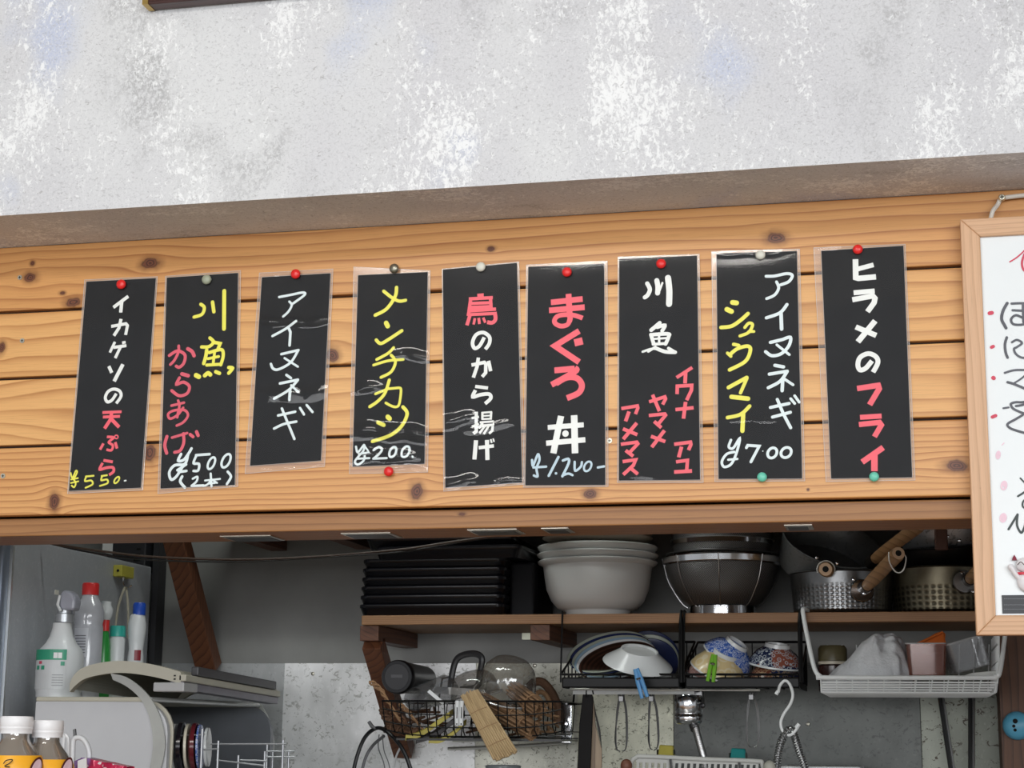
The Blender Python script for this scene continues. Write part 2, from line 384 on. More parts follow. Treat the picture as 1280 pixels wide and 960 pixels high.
MB().box((L0.x-.001, YW-.029, zl-.001), (L0.x+.008, YW-.004, zl+.008)).build('corner_guard', mat('brass', (.5, .35, .12), .3, 1), fr)

exec_signs = True
# ================================================================= LETTERING
def ribbon(mb, pts, wd, cap):
    """flat stroke in an XZ plane: pts = list of Vector; wd width in metres"""
    k = len(mb.v)
    n = len(pts); ny = Vector((0, -1, 0))
    if n == 1:
        mb.add([pts[0]+Vector((math.cos(a*PI/9), 0, math.sin(a*PI/9)))*wd/2 for a in range(18)], [list(range(18))]); return
    pts = [p+Vector((0, -.000004*i, 0)) for i, p in enumerate(pts)]
    L = []; R = []
    for i in range(n):
        t1 = (pts[i]-pts[i-1]) if i else (pts[1]-pts[0]); t2 = (pts[i+1]-pts[i]) if i < n-1 else t1
        t1 = t1.normalized(); t2 = t2.normalized(); 
        a = t1.cross(ny); b = t2.cross(ny)
        m = a+b
        if m.length < .3: m = a
        m.normalize(); q = max(.55, m.dot(a)); 
        L.append(pts[i]+m*(wd/2/q)); R.append(pts[i]-m*(wd/2/q))
    if cap == 's':
        pass
    vs_ = L+R; mb.add(vs_, [(i, i+1, n+i+1, n+i) for i in range(n-1)])
    if cap == 'r':
        off = Vector((0, -.000002*n-.00001, 0))
        for p in ([pts[0], pts[-1]] if n > 2 else pts):
            mb.add([p+off+Vector((math.cos(a*PI/6), 0, math.sin(a*PI/6)))*wd/2 for a in range(12)], [list(range(12))])
        for i in range(1, n-1):
            if (pts[i]-pts[i-1]).normalized().dot((pts[i+1]-pts[i]).normalized()) < .85:
                mb.add([pts[i]+off+Vector((math.cos(a*PI/6), 0, math.sin(a*PI/6)))*wd/2 for a in range(12)], [list(range(12))])
def ell(cx, cy_, rx, ry, tilt=.25, n=16):
    return [(cx+rx*math.cos(2*PI*k/n)+tilt*ry*math.sin(2*PI*k/n)*-1, cy_+ry*math.sin(2*PI*k/n)) for k in range(n+1)]
def letters(lst, org, sc_, Y, strokes):
    k = [0]
    """strokes: (width, mode, [pts]) ; mode: 's' straight square, 'r' straight round, 'c' curved round, 'q' curved square"""
    for wd, mode, pts in strokes:
        k[0] += 1; Y -= .000012; mb = MB(); xs = [org[0]+p[0]/sc_ for p in pts]; ys_ = [org[1]+p[1]/sc_ for p in pts]; e = wd/sc_/2+.4
        lst.append([mb, [min(xs)-e, min(ys_)-e, max(xs)+e, max(ys_)+e]])
        P = [at(org[0]+x/sc_, org[1]+y/sc_, Y) for x, y in pts]
        if mode in 'cq' and len(P) > 2: P = catmull(P, 5)
        s = mpp(org[0]+pts[0][0]/sc_, org[1]+pts[0][1]/sc_, Y)
        ribbon(mb, P, wd/sc_*s, 's' if mode in 'sq' else 'r')
def make_characters(lst, name, m, parent, label=None):
    """strokes that touch become one written character, each a part of its own"""
    lst = [[a, list(b)] for a, b in lst]; go = True
    while go:
        go = False
        for i in range(len(lst)):
            for j in range(i+1, len(lst)):
                A, B = lst[i][1], lst[j][1]
                if A[0] < B[2] and B[0] < A[2] and A[1] < B[3] and B[1] < A[3]:
                    lst[i][0].add(lst[j][0].v, lst[j][0].f); lst[i][1] = [min(A[0], B[0]), min(A[1], B[1]), max(A[2], B[2]), max(A[3], B[3])]
                    del lst[j]; go = True; break
            if go: break
    for mb, _ in lst:
        o = mb.build(name, m, parent)
        if label: o['label'] = label
INK = {'w': mat('white print', (.86, .87, .84), .5, var=.02), 'r': mat('pink red print', (.90, .13, .17), .5, var=.04),
       'y': mat('yellow marker', (.88, .83, .10), .45, var=.05), 'h': mat('white marker', (.78, .86, .87), .45, var=.05),
       'p': mat('red marker', (.76, .11, .16), .45, var=.12), 'b': mat('pale blue marker', (.56, .70, .78), .5, var=.1)}
PAPER = mat('black card', (.019, .0195, .0215), .55, var=.3, scale=18, Specular_IOR_Level=.08)

S = []
# 1
S.append(dict(black=[(108, 352), (195.3, 347.5), (176.5, 610), (86, 614)], film=[(105.5, 349.5), (196.5, 345.5), (178, 612.5), (84, 617)],
 label='leftmost black menu strip, white and red print with small yellow price',
 text=[('w', (80, 340), 6, [(27,'s',[(482,182),(370,266)]),(27,'s',[(433,225),(425,304)]),
   (24,'s',[(354,408),(464,388),(476,402),(462,472)]),(26,'s',[(428,352),(412,420),(374,478)]),
   (22,'s',[(382,524),(344,604)]),(24,'s',[(372,566),(468,552)]),(24,'s',[(424,562),(384,646)]),(22,'s',[(436,532),(462,526)]),
   (26,'s',[(336,706),(358,756)]),(30,'s',[(442,692),(376,820)])]),
  ('w', (80, 470), 6, [(24,'q',[(392,132),(360,180),(326,194),(310,162),(330,118),(372,98),(416,112),(428,152),(392,206)])]),
  ('r', (80, 470), 6, [(22,'s',[(288,274),(432,268)]),(22,'s',[(292,308),(420,302)]),(28,'s',[(356,274),(350,324),(304,394)]),(28,'s',[(350,318),(414,384)]),
   (20,'q',[(322,456),(372,462),(336,496),(366,520),(356,556),(318,552)]),(22,'s',[(296,506),(270,552)]),(22,'s',[(384,496),(398,544)]),(10,'c',ell(393,457,13,13,0)),
   (22,'s',[(296,632),(366,644)]),(22,'q',[(290,652),(268,700),(318,688),(366,686),(372,716),(338,742)])]),
  ('y', (80, 470), 6, [(13,'c',[(50,728),(64,764),(88,712),(98,724),(72,776)]),(12,'r',[(54,776),(104,766)]),(12,'r',[(52,802),(108,790)]),(13,'c',[(74,776),(88,806),(76,834),(58,822)]),
   (14,'c',[(168,752),(158,788),(204,784),(214,812),(162,838)]),(14,'r',[(164,754),(222,748)]),
   (14,'c',[(286,752),(280,782),(322,776),(326,804),(270,824)]),(14,'r',[(282,750),(322,744)]),(13,'c',ell(396,780,16,24,.5))]),
  ('w', (80, 470), 6, [(12,'r',[(454,786),(464,784)])])]))
# 2
S.append(dict(black=[(208.5, 347), (298, 341), (294, 606.5), (200.5, 611)], film=[(206.5, 345), (300.5, 338), (297, 608), (197, 617)],
 label='black menu strip with yellow and red marker handwriting, second from the left',
 text=[('y', (190, 335), 6, [(26,'c',[(366,272),(392,296),(376,346),(316,368)]),(28,'r',[(454,256),(464,328)]),(31,'r',[(542,172),(540,456)]),
   (26,'c',[(434,524),(462,556),(426,590),(372,592)]),(26,'r',[(458,556),(512,566),(496,604)]),(28,'c',[(410,616),(404,660),(388,716)]),(26,'c',[(430,634),(520,612),(534,660),(516,726)]),
   (22,'r',[(420,680),(500,664)]),(24,'r',[(410,728),(508,722)]),(22,'r',[(470,630),(458,722)]),
   (36,'r',[(330,804),(352,816)]),(32,'c',[(396,806),(420,788),(438,800)]),(28,'r',[(478,778),(506,790)]),(28,'c',[(576,746),(604,752),(576,788)])]),
  ('p', (190, 335), 6, [(24,'c',[(130,656),(190,622),(246,650),(240,710),(206,744),(182,736)]),(22,'c',[(200,584),(198,630),(168,692),(138,724)]),(28,'c',[(268,606),(300,626),(316,658)]),(28,'r',[(224,794),(272,808)])]),
  ('p', (190, 465), 6, [(24,'c',[(206,44),(184,92),(236,76),(280,108),(264,160),(204,178),(148,140)]),
   (20,'r',[(146,252),(240,230)]),(20,'c',[(196,214),(206,250),(196,300),(190,340)]),(20,'c',[(234,268),(192,322),(136,350),(122,314),(168,288),(244,286),(270,326),(236,376),(186,402)]),
   (26,'c',[(112,484),(96,548),(110,608)]),(20,'r',[(150,492),(264,458)]),(24,'c',[(236,462),(238,530),(212,588),(170,602)]),(24,'r',[(286,468),(308,486)]),(26,'r',[(334,448),(346,476)])]),
  ('h', (190, 465), 6, [(22,'c',[(218,616),(196,664),(236,660),(274,612),(296,574)]),(22,'c',[(270,620),(246,690),(170,700),(130,752),(144,806),(184,782),(236,700)]),(20,'r',[(190,736),(256,694)]),(20,'r',[(200,750),(258,742)]),
   (20,'c',[(330,632),(312,684),(352,690),(346,738),(312,742)]),(20,'r',[(330,624),(432,616)]),(18,'c',ell(446,684,24,44,.35)),(19,'c',ell(556,666,30,50,.35)),
   (22,'c',[(226,784),(212,822),(246,866)]),(17,'c',[(306,800),(340,786),(334,820),(296,854)]),(17,'r',[(296,854),(386,850)]),(15,'r',[(398,814),(510,802)]),(18,'r',[(440,762),(446,858)]),(15,'c',[(442,806),(420,840),(386,856)]),(15,'r',[(448,806),(488,832)]),(14,'r',[(418,838),(474,832)]),
   (20,'c',[(568,748),(592,786),(562,840)])])]))
# 3
S.append(dict(black=[(327.3, 346.5), (413.5, 341.5), (401.5, 576), (312.5, 582.5)], film=[(324, 341), (416, 336), (405.5, 583), (306, 592)],
 label='black menu strip with thin white marker katakana only, third from the left',
 text=[('h', (300, 330), 6, [(19,'c',[(294,248),(388,230),(470,214),(484,232),(398,296)]),(18,'c',[(370,282),(388,308),(364,356),(324,394)]),
   (20,'c',[(420,428),(342,486),(244,540)]),(21,'r',[(366,484),(378,510),(372,610)]),(20,'r',[(310,676),(438,646)]),(20,'c',[(436,648),(380,738),(290,790),(248,784),(232,750)]),(17,'r',[(334,706),(434,770)])]),
  ('h', (300, 450), 6, [(20,'r',[(348,112),(382,136)]),(21,'r',[(300,176),(434,148)]),(21,'c',[(434,150),(364,226),(256,290)]),(22,'r',[(376,216),(370,298)]),(18,'r',[(384,190),(438,240)]),
   (20,'c',[(314,364),(366,490),(408,592)]),(20,'r',[(286,416),(414,388)]),(20,'c',[(256,514),(330,480),(422,462)]),(19,'r',[(450,360),(480,408)]),(19,'r',[(500,338),(544,390)])])]))
# 4
S.append(dict(black=[(447.5, 344), (535, 340), (531, 580), (440.5, 583.5)], film=[(442, 333.5), (537.5, 338), (534.5, 590), (436.5, 592)],
 label='black menu strip with yellow marker katakana and glare patches, fourth from the left',
 text=[('y', (430, 325), 6, [(27,'c',[(394,206),(384,272),(320,366),(234,414)]),(25,'c',[(298,234),(362,284),(414,308),(462,302)]),(36,'r',[(316,472),(328,496)]),(26,'c',[(242,600),(276,626),(340,592),(434,530)]),
   (23,'c',[(372,658),(330,700),(246,746)]),(21,'c',[(222,788),(330,756),(444,746)]),(23,'c',[(354,714),(386,762),(354,838),(278,880)])]),
  ('y', (430, 450), 6, [(20,'r',[(236,254),(330,216),(412,208)]),(20,'c',[(412,208),(428,226),(414,330),(388,352),(350,342),(314,322)]),(25,'c',[(340,150),(306,250),(250,312),(194,350)]),
   (30,'r',[(256,468),(298,488)]),(36,'r',[(328,426),(342,440)]),(27,'c',[(442,352),(474,404),(430,498),(344,566),(214,610)])]),
  ('h', (430, 450), 6, [(17,'c',[(90,650),(104,692),(150,638),(146,680),(108,724),(82,762),(104,784),(146,756),(156,720)]),(16,'r',[(112,706),(186,692)]),(16,'r',[(104,740),(190,736)]),(14,'r',[(158,650),(180,680)]),
   (18,'c',[(222,676),(262,652),(284,674),(256,712),(220,740)]),(17,'r',[(220,740),(320,736)]),(18,'c',ell(366,690,24,38,.3)),(18,'c',ell(462,688,28,40,.3)),(14,'r',[(512,722),(518,728)])])]))
# 5
S.append(dict(black=[(553.5, 337), (646.5, 328.5), (653, 603.5), (556.5, 610)], film=[(552.5, 336), (648.5, 327), (655.5, 605), (554.5, 614)],
 label='middle black menu strip with one red character above white print',
 text=[('r', (540, 320), 6, [(26,'s',[(340,296),(388,292)]),(26,'s',[(276,322),(456,312)]),(26,'s',[(292,312),(272,450)]),(26,'s',[(438,312),(444,400)]),(24,'s',[(284,356),(446,350)]),(26,'s',[(284,386),(446,380)]),
   (26,'s',[(280,412),(480,398)]),(24,'s',[(276,440),(486,430)]),(30,'q',[(470,420),(476,474),(452,500),(414,496)]),(28,'s',[(286,440),(262,520)]),(20,'s',[(322,466),(312,514)]),(22,'s',[(350,464),(356,510)]),(20,'s',[(384,462),(400,500)])]),
  ('w', (540, 320), 6, [(28,'q',[(392,610),(358,672),(320,692),(304,650),(330,592),(384,574),(430,606),(430,656),(400,700)]),(27,'s',[(296,818),(392,798),(404,810),(402,876),(376,906)]),(27,'s',[(348,762),(338,830),(310,912)]),(27,'s',[(424,786),(440,864)])]),
  ('w', (540, 460), 6, [(25,'s',[(324,138),(420,150)]),(28,'q',[(326,166),(306,216),(366,200),(428,196),(440,228),(398,268)]),
   (18,'s',[(296,376),(352,366)]),(26,'s',[(332,328),(332,474),(310,492)]),(18,'s',[(298,440),(352,420)]),(15,'s',[(372,336),(450,330)]),(18,'s',[(378,330),(378,388)]),(18,'s',[(444,330),(440,388)]),(12,'s',[(376,360),(446,356)]),(14,'s',[(374,384),(446,380)]),
   (16,'s',[(358,408),(464,400)]),(20,'s',[(380,412),(352,452)]),(20,'s',[(366,434),(456,426),(452,470),(428,492)]),(18,'s',[(398,432),(356,490)]),(18,'s',[(428,430),(388,496)]),
   (32,'s',[(330,542),(318,686)]),(26,'s',[(350,598),(464,584)]),(32,'s',[(412,540),(416,690)]),(14,'s',[(440,534),(448,562)]),(12,'s',[(458,528),(466,554)])])]))
# 6
S.append(dict(black=[(660.3, 333.5), (755.5, 329.5), (757, 606.5), (656.5, 607)], film=[(658, 331), (759, 326), (760, 608), (654, 609)],
 label='black menu strip with large red hiragana over one bold white character',
 text=[('r', (645, 320), 6, [(44,'s',[(262,348),(500,322)]),(44,'s',[(248,408),(515,384)]),(44,'s',[(394,284),(402,430)]),(40,'s',[(400,420),(406,470),(400,494)]),(36,'q',[(404,480),(386,514),(340,526),(300,510),(288,484),(312,452),(370,440),(440,446),(500,466)]),
   (46,'s',[(474,562),(292,674),(474,796)]),(56,'s',[(438,652),(500,636)])]),
  ('r', (645, 460), 6, [(46,'s',[(288,18),(440,4)]),(46,'q',[(440,0),(452,18),(390,58),(266,126)]),(46,'q',[(300,116),(380,72),(456,76),(494,128),(470,186),(382,226)])]),
  ('w', (645, 460), 6, [(38,'s',[(238,446),(508,426)]),(40,'s',[(226,564),(520,538)]),(48,'s',[(338,360),(308,500),(280,640)]),(50,'s',[(436,354),(443,640)]),(50,'r',[(371,492)])]),
  ('b', (645, 460), 6, [(18,'c',[(120,690),(128,732),(164,648),(176,690),(154,752),(162,812),(134,806)]),(18,'r',[(130,746),(226,740)]),(20,'r',[(318,668),(246,808)]),(20,'r',[(300,790)]),(20,'c',[(352,694),(392,682),(394,716),(348,812)]),(18,'c',[(350,806),(392,792),(424,804)]),
   (18,'c',[(440,704),(444,770),(486,740),(494,706)]),(16,'c',ell(538,738,26,36,.3)),(18,'r',[(614,746),(660,738)])])]))
# 7
S.append(dict(black=[(774, 323.5), (871.5, 319.5), (875.5, 600), (773.5, 601)], film=[(772.5, 321), (874, 317.5), (879, 603), (771.5, 603)],
 label='black menu strip, white brush characters above three columns of red katakana',
 text=[('w', (765, 310), 6, [(32,'c',[(264,266),(284,310),(268,352),(246,370)]),(38,'c',[(336,244),(344,290),(342,338)]),(16,'r',[(378,262),(352,332)]),(46,'c',[(420,224),(430,320),(428,420)]),
   (30,'r',[(358,562),(294,616)]),(28,'c',[(340,594),(396,580),(376,622)]),(28,'r',[(292,650),(312,716)]),(28,'c',[(304,650),(420,644),(424,668),(402,720)]),(18,'r',[(352,640),(354,714)]),(16,'r',[(310,682),(406,676)]),(22,'r',[(308,722),(404,716)]),
   (18,'c',[(230,778),(300,756),(360,762)]),(20,'c',[(272,776),(326,742)]),(28,'c',[(330,752),(400,778),(474,782)]),(24,'r',[(424,752),(474,782)])]),
  ('r', (765, 450), 6, [(26,'s',[(602,56),(484,132)]),(28,'s',[(552,96),(548,176)]),(27,'s',[(488,256),(490,196),(598,190),(596,226),(560,302)]),(27,'s',[(476,372),(612,358)]),(28,'s',[(552,314),(536,440)]),
   (27,'s',[(466,632),(588,616),(592,634),(574,676)]),(28,'s',[(522,650),(500,730)]),(26,'s',[(480,764),(566,752),(560,832)]),(28,'s',[(466,840),(600,832)]),
   (26,'s',[(278,314),(396,276),(402,292),(380,334)]),(27,'s',[(304,260),(356,384)]),(26,'s',[(276,416),(396,404),(402,414),(344,484)]),(27,'s',[(316,460),(370,508)]),(28,'s',[(394,528),(298,654)]),(27,'s',[(292,572),(400,612)]),
   (26,'s',[(70,364),(190,344),(194,360),(176,406)]),(28,'s',[(128,386),(102,460)]),(28,'s',[(186,472),(84,594)]),(27,'s',[(82,516),(190,560)]),(26,'s',[(66,632),(186,616),(194,628),(132,694)]),(27,'s',[(102,678),(160,722)]),(27,'s',[(80,762),(178,748),(160,790),(84,860)]),(27,'s',[(134,806),(194,856)])])]))
# 8
S.append(dict(black=[(895.5, 317), (996.3, 313.8), (1003, 598.5), (898, 599)], film=[(889.5, 314), (999.5, 311), (1006, 601), (893.5, 602)],
 label='black menu strip, white marker column beside yellow one, second from right',
 text=[('h', (885, 305), 6, [(23,'c',[(436,242),(500,240),(590,222),(632,236),(606,282),(546,306)]),(22,'c',[(514,284),(530,330),(500,382),(440,410)]),(25,'c',[(592,454),(540,516),(438,554)]),(27,'r',[(548,524),(552,638)]),
   (25,'r',[(468,738),(560,716)]),(25,'c',[(560,716),(618,700),(606,764),(550,822),(480,838),(432,808)]),(20,'r',[(516,756),(610,830)])]),
  ('h', (885, 450), 6, [(26,'r',[(502,40),(566,52)]),(25,'r',[(460,106),(594,84)]),(25,'c',[(594,86),(540,160),(452,208)]),(26,'r',[(560,156),(556,230)]),(21,'r',[(572,142),(638,186)]),
   (24,'c',[(520,296),(564,400),(620,508)]),(24,'r',[(468,356),(608,326)]),(24,'r',[(484,428),(618,392)]),(21,'r',[(620,290),(650,326)]),(21,'r',[(650,268),(684,316)]),
   (20,'c',[(172,600),(156,652),(190,660),(238,588),(216,690),(176,778),(122,802),(104,762),(140,706),(196,690)]),(18,'r',[(152,748),(220,742)]),(22,'r',[(288,658),(298,640),(384,646),(322,764)]),(9,'r',[(411,683)]),(21,'c',ell(482,697,34,38,.2)),(21,'c',ell(586,694,38,38,.2))]),
  ('y', (885, 305), 6, [(38,'r',[(184,438),(214,442)]),(38,'r',[(142,490),(176,506)]),(29,'c',[(98,626),(176,616),(244,572),(300,522)]),(24,'c',[(276,626),(306,594),(334,606),(306,662),(240,690)]),(22,'r',[(306,656),(344,656)]),
   (26,'r',[(192,752),(230,760)]),(24,'r',[(146,818),(172,842)]),(28,'c',[(168,826),(220,786),(296,766),(318,796),(280,880),(162,944)])]),
  ('y', (885, 450), 6, [(30,'c',[(154,206),(220,170),(290,132)]),(26,'r',[(292,136),(244,246)]),(34,'r',[(176,276),(300,290)]),(28,'c',[(312,346),(244,408),(146,432)]),(32,'r',[(264,404),(258,532)])])]))
# 9
S.append(dict(black=[(1026.3, 313.5), (1129.5, 307), (1140.5, 597), (1038.8, 598.5)], film=[(1017, 309.5), (1131.5, 305), (1144, 600), (1032.5, 602)],
 label='rightmost black menu strip, white over red bold print, nearest the framed board',
 text=[('w', (1010, 295), 6, [(42,'s',[(356,174),(358,312),(378,318),(510,306)]),(36,'s',[(372,248),(492,216)]),(38,'s',[(342,426),(500,412)]),(40,'s',[(332,478),(486,450),(502,468),(496,500),(446,568)]),(42,'s',[(504,636),(374,794)]),(40,'s',[(358,682),(512,746)])]),
  ('w', (1020, 445), 6, [(36,'q',[(420,36),(372,92),(330,104),(314,64),(332,10),(392,-18),(448,4),(464,50),(428,122)])]),
  ('r', (1020, 445), 6, [(42,'s',[(308,244),(466,220),(474,246),(402,366)]),(38,'s',[(330,460),(492,450)]),(40,'s',[(322,514),(476,498),(490,518),(438,606)]),(44,'s',[(504,686),(346,796)]),(48,'s',[(438,742),(438,864)])])]))

# creases in film: per sign list of (v 0..1 from top, slope amplitude, half-width v, u0, u1)
CR = {2: [(.255, .9, .018, 0, 1), (.62, .35, .03, .2, 1), (.985, .8, .012, 0, 1), (.012, .6, .01, 0, .35)],
      3: [(.43, .6, .02, .6, 1), (.60, .6, .02, 0, .4), (.81, .8, .03, .3, 1), (.80, .5, .03, 0, .3), (.925, .8, .022, 0, .8), (.99, .7, .02, .5, 1)],
      4: [(.68, .7, .025, 0, .35), (.74, .4, .015, .3, .9), (.965, .7, .03, 0, .4), (.99, .8, .008, 0, 1)],
      8: [(.005, .6, .012, 0, .4)], 0: [(.01, .6, .006, .5, .8)], 1: [(.985, .5, .01, 0, 1)], 7: [(.73, .25, .01, .1, .9), (.01, .4, .006, 0, 1)], 6: [(.975, .5, .01, .2, .35)]}
YS = YP-.0012
def lerpq(q, u, v):
    a = Vector(q[0]).lerp(Vector(q[1]), u); b = Vector(q[3]).lerp(Vector(q[2]), u); return a.lerp(b, v)
ORD = S
for i, s in enumerate(ORD):
    q = [at(x, y, YS-.0008) for x, y in s['black']]; fl = [at(x, y, YS-.002) for x, y in s['film']]
    c0 = (q[2]+q[3])/2
    th = thing('menu_strip', s['label'], 'menu sign', (c0.x, YP, min(q[2].z, q[3].z)), 'laminated menu strips on the planks')
    MB().slab([q[3], q[2], q[1], q[0]], .0007).build('black_card', PAPER, th)
    # film with creases
    NU, NV = 14, 160; mb = MB(); rnd = random.Random(i*7+3); ph = [rnd.uniform(0, 6.28) for _ in range(6)]
    g = []
    for a in range(NV+1):
        v = a/NV
        for b in range(NU+1):
            u = b/NU; p = lerpq(fl, u, v); h = 0
            h += .00012*math.sin(3*v*2*PI*.6+ph[0])*math.sin(u*3+ph[1])+.00005*math.sin(v*25+ph[2]+2*u)
            for (cv, am, hw, u0, u1) in CR.get(i, []):
                m_ = 1/(1+math.exp(-(u-u0)*22))*1/(1+math.exp((u-u1)*22)) if (u0 > 0 or u1 < 1) else 1
                cvv = cv-.012*math.sin(u*4+ph[3])+.006*math.sin(u*13+ph[4])
                h += am*hw*.16*m_*math.exp(-((v-cvv)/hw)**2)*(1+.4*math.sin(u*19+ph[5]))
            g.append(Vector((p.x, p.y-max(0, h+.0008), p.z)))
    mb.add(g, [(a*(NU+1)+b, (a+1)*(NU+1)+b, (a+1)*(NU+1)+b+1, a*(NU+1)+b+1) for a in range(NV) for b in range(NU)])
    mb.build('laminate_film', FILM, th, smooth=True)
    # margin of the laminate round the card
    bo = [Vector((p.x, YS-.0010, p.z)) for p in q]; fo = [Vector((p.x, YS-.0010, p.z)) for p in fl]
    mb = MB(); mb.add(fo+bo, [(0, 1, 5, 4), (1, 2, 6, 5), (2, 3, 7, 6), (3, 0, 4, 7)]); mb.build('laminate_margin', FILMEDGE, th)
    mb = MB()
    for k in range(4): mb.tube([fo[k], fo[(k+1) % 4]], .00035, 5)
    for k in range(4): mb.tube([bo[k]+Vector((0, -.0004, 0)), bo[(k+1) % 4]+Vector((0, -.0004, 0))], .0003, 4)
    mb.build('laminate_rim', FILMEDGE2, th)
    groups = {}
    for ink, org, k, st in s['text']:
        letters(groups.setdefault(ink, []), org, k, YS-.0012, st)
    for ink, mb in groups.items():
        make_characters(mb, 'written_character', INK[ink], th, {'w': 'white printed characters', 'r': 'red printed characters', 'y': 'yellow marker characters', 'h': 'white marker characters', 'p': 'red marker characters', 'b': 'pale blue marker price'}[ink])
# push pins
PIN = {'red': mat('red pin', (.72, .02, .02), .3), 'white': mat('cream pin', (.66, .66, .58), .35), 'grey': mat('grey green pin', (.32, .35, .26), .4), 'green': mat('mint pin', (.14, .56, .42), .35), 'steel': mat('tarnished pin', (.25, .24, .19), .3, .8)}
for px, py, c, lab in ((149, 354, 'red', 'at top of the leftmost menu strip'), (256, 348, 'grey', 'at top of the second menu strip from the left'),
    (367.5, 341, 'red', 'at top of the third menu strip from the left'), (491, 334, 'steel', 'at top of the fourth menu strip from the left'), (484, 588.5, 'red', 'at bottom of the fourth menu strip'),
    (599.5, 332, 'white', 'at top of the middle menu strip with one red character'), (707.5, 338.5, 'red', 'at top of the menu strip with large red hiragana'), (825.5, 328, 'red', 'at top of the menu strip with brush characters'),
    (950, 317, 'white', 'at top of the second menu strip from the right'), (952, 595.5, 'green', 'at bottom of the second menu strip from the right'), (1072, 310, 'red', 'at top of the rightmost menu strip'), (1092.5, 595, 'green', 'at bottom of the rightmost menu strip')):
    p = at(px, py, YP-.014); R = 6.2*mpp(px, py, YP)
    nm = {'red': 'red', 'white': 'cream white', 'grey': 'grey green', 'green': 'mint green', 'steel': 'tarnished metal'}[c]
    t = thing('push_pin', '%s round push pin %s' % (nm, lab), 'push pin', (p.x, YP, p.z), 'push pins holding the menu strips')
    MB().lathe([(.0001, .0105), (R*.55, .0102), (R*.9, .0085), (R, .0062), (R*.92, .0042), (R*.5, .0034), (.0001, .0034)], Vector((p.x, YP-.001, p.z)), 24, Matrix.Rotation(PI/2, 3, 'X')).build('pin_head', PIN[c], t, smooth=True)
    MB().lathe([(.0006, .0045), (.0006, -.004)], Vector((p.x, YP-.001, p.z)), 8, Matrix.Rotation(PI/2, 3, 'X')).build('pin_shaft', STEEL, t)

# ================================================================= FRAMED BOARD (right)
YF = YP-.028
OAK = wood('pale oak veneer', (.70, .44, .27), (.62, .37, .21), (.48, .27, .14), 160, ax=2, rough=.45, wobble=.004, fine=.5)
OAKH = wood('pale oak veneer across', (.70, .44, .27), (.62, .37, .21), (.48, .27, .14), 160, ax=0, rough=.45, wobble=.004, fine=.5)
tl = at(1200, 274, YF); bl = at(1220.5, 794, YF); itl = at(1225, 295.5, YF); ibl = at(1245, 769, YF)
WD = .62; wr = itl.x-tl.x
x0 = (tl.x+bl.x)/2; z1, z0 = tl.z, bl.z; xi = (itl.x+ibl.x)/2; zi1 = itl.z; zi0 = ibl.z; x1 = x0+WD
fb = thing('framed_board', 'pale wood framed whiteboard with marker writing hanging right of the menu strips', 'notice board', (x0+WD/2, YP, z0))
def L(x, z, y=YF): return Vector((x, y, z))
def mitre(pts, m):
    MB().slab(pts, .022).build('frame_rail', m, fb, bevel=.0015)
wr = xi-x0
dx_t = tl.x-x0; dx_b = bl.x-x0           # hangs very slightly askew: shear handled by rotating corners
def cor(x, z): 
    t = (z1-z)/(z1-z0); return L(x+dx_t*(1-t)+dx_b*t, z)
o_ = [cor(x0, z1), cor(x1, z1), cor(x1, z0), cor(x0, z0)]; i_ = [cor(x0+wr, zi1), cor(x1-wr, zi1), cor(x1-wr, zi0), cor(x0+wr, zi0)]
mitre([o_[0], o_[3], i_[3], i_[0]], OAK); mitre([o_[0], i_[0], i_[1], o_[1]], OAKH); mitre([o_[1], i_[1], i_[2], o_[2]], OAK); mitre([o_[3], o_[2], i_[2], i_[3]], OAKH)
MB().slab([p+Vector((0, .006, 0)) for p in (i_[0], i_[3], i_[2], i_[1])], .008).build('white_panel', mat('whiteboard', (.80, .84, .86), .3, var=.02), fb)
YL = YF+.0052
INK2 = {'k': mat('grey black marker', (.085, .09, .11), .5, var=.5, scale=60), 'm': mat('crimson marker', (.62, .05, .10), .5, var=.2), 's': mat('faint pink ink', (.86, .62, .72), .6, var=.1), 'd': mat('dark green black marker', (.03, .045, .045), .5)}
def bl8(y0): return (1190, y0)
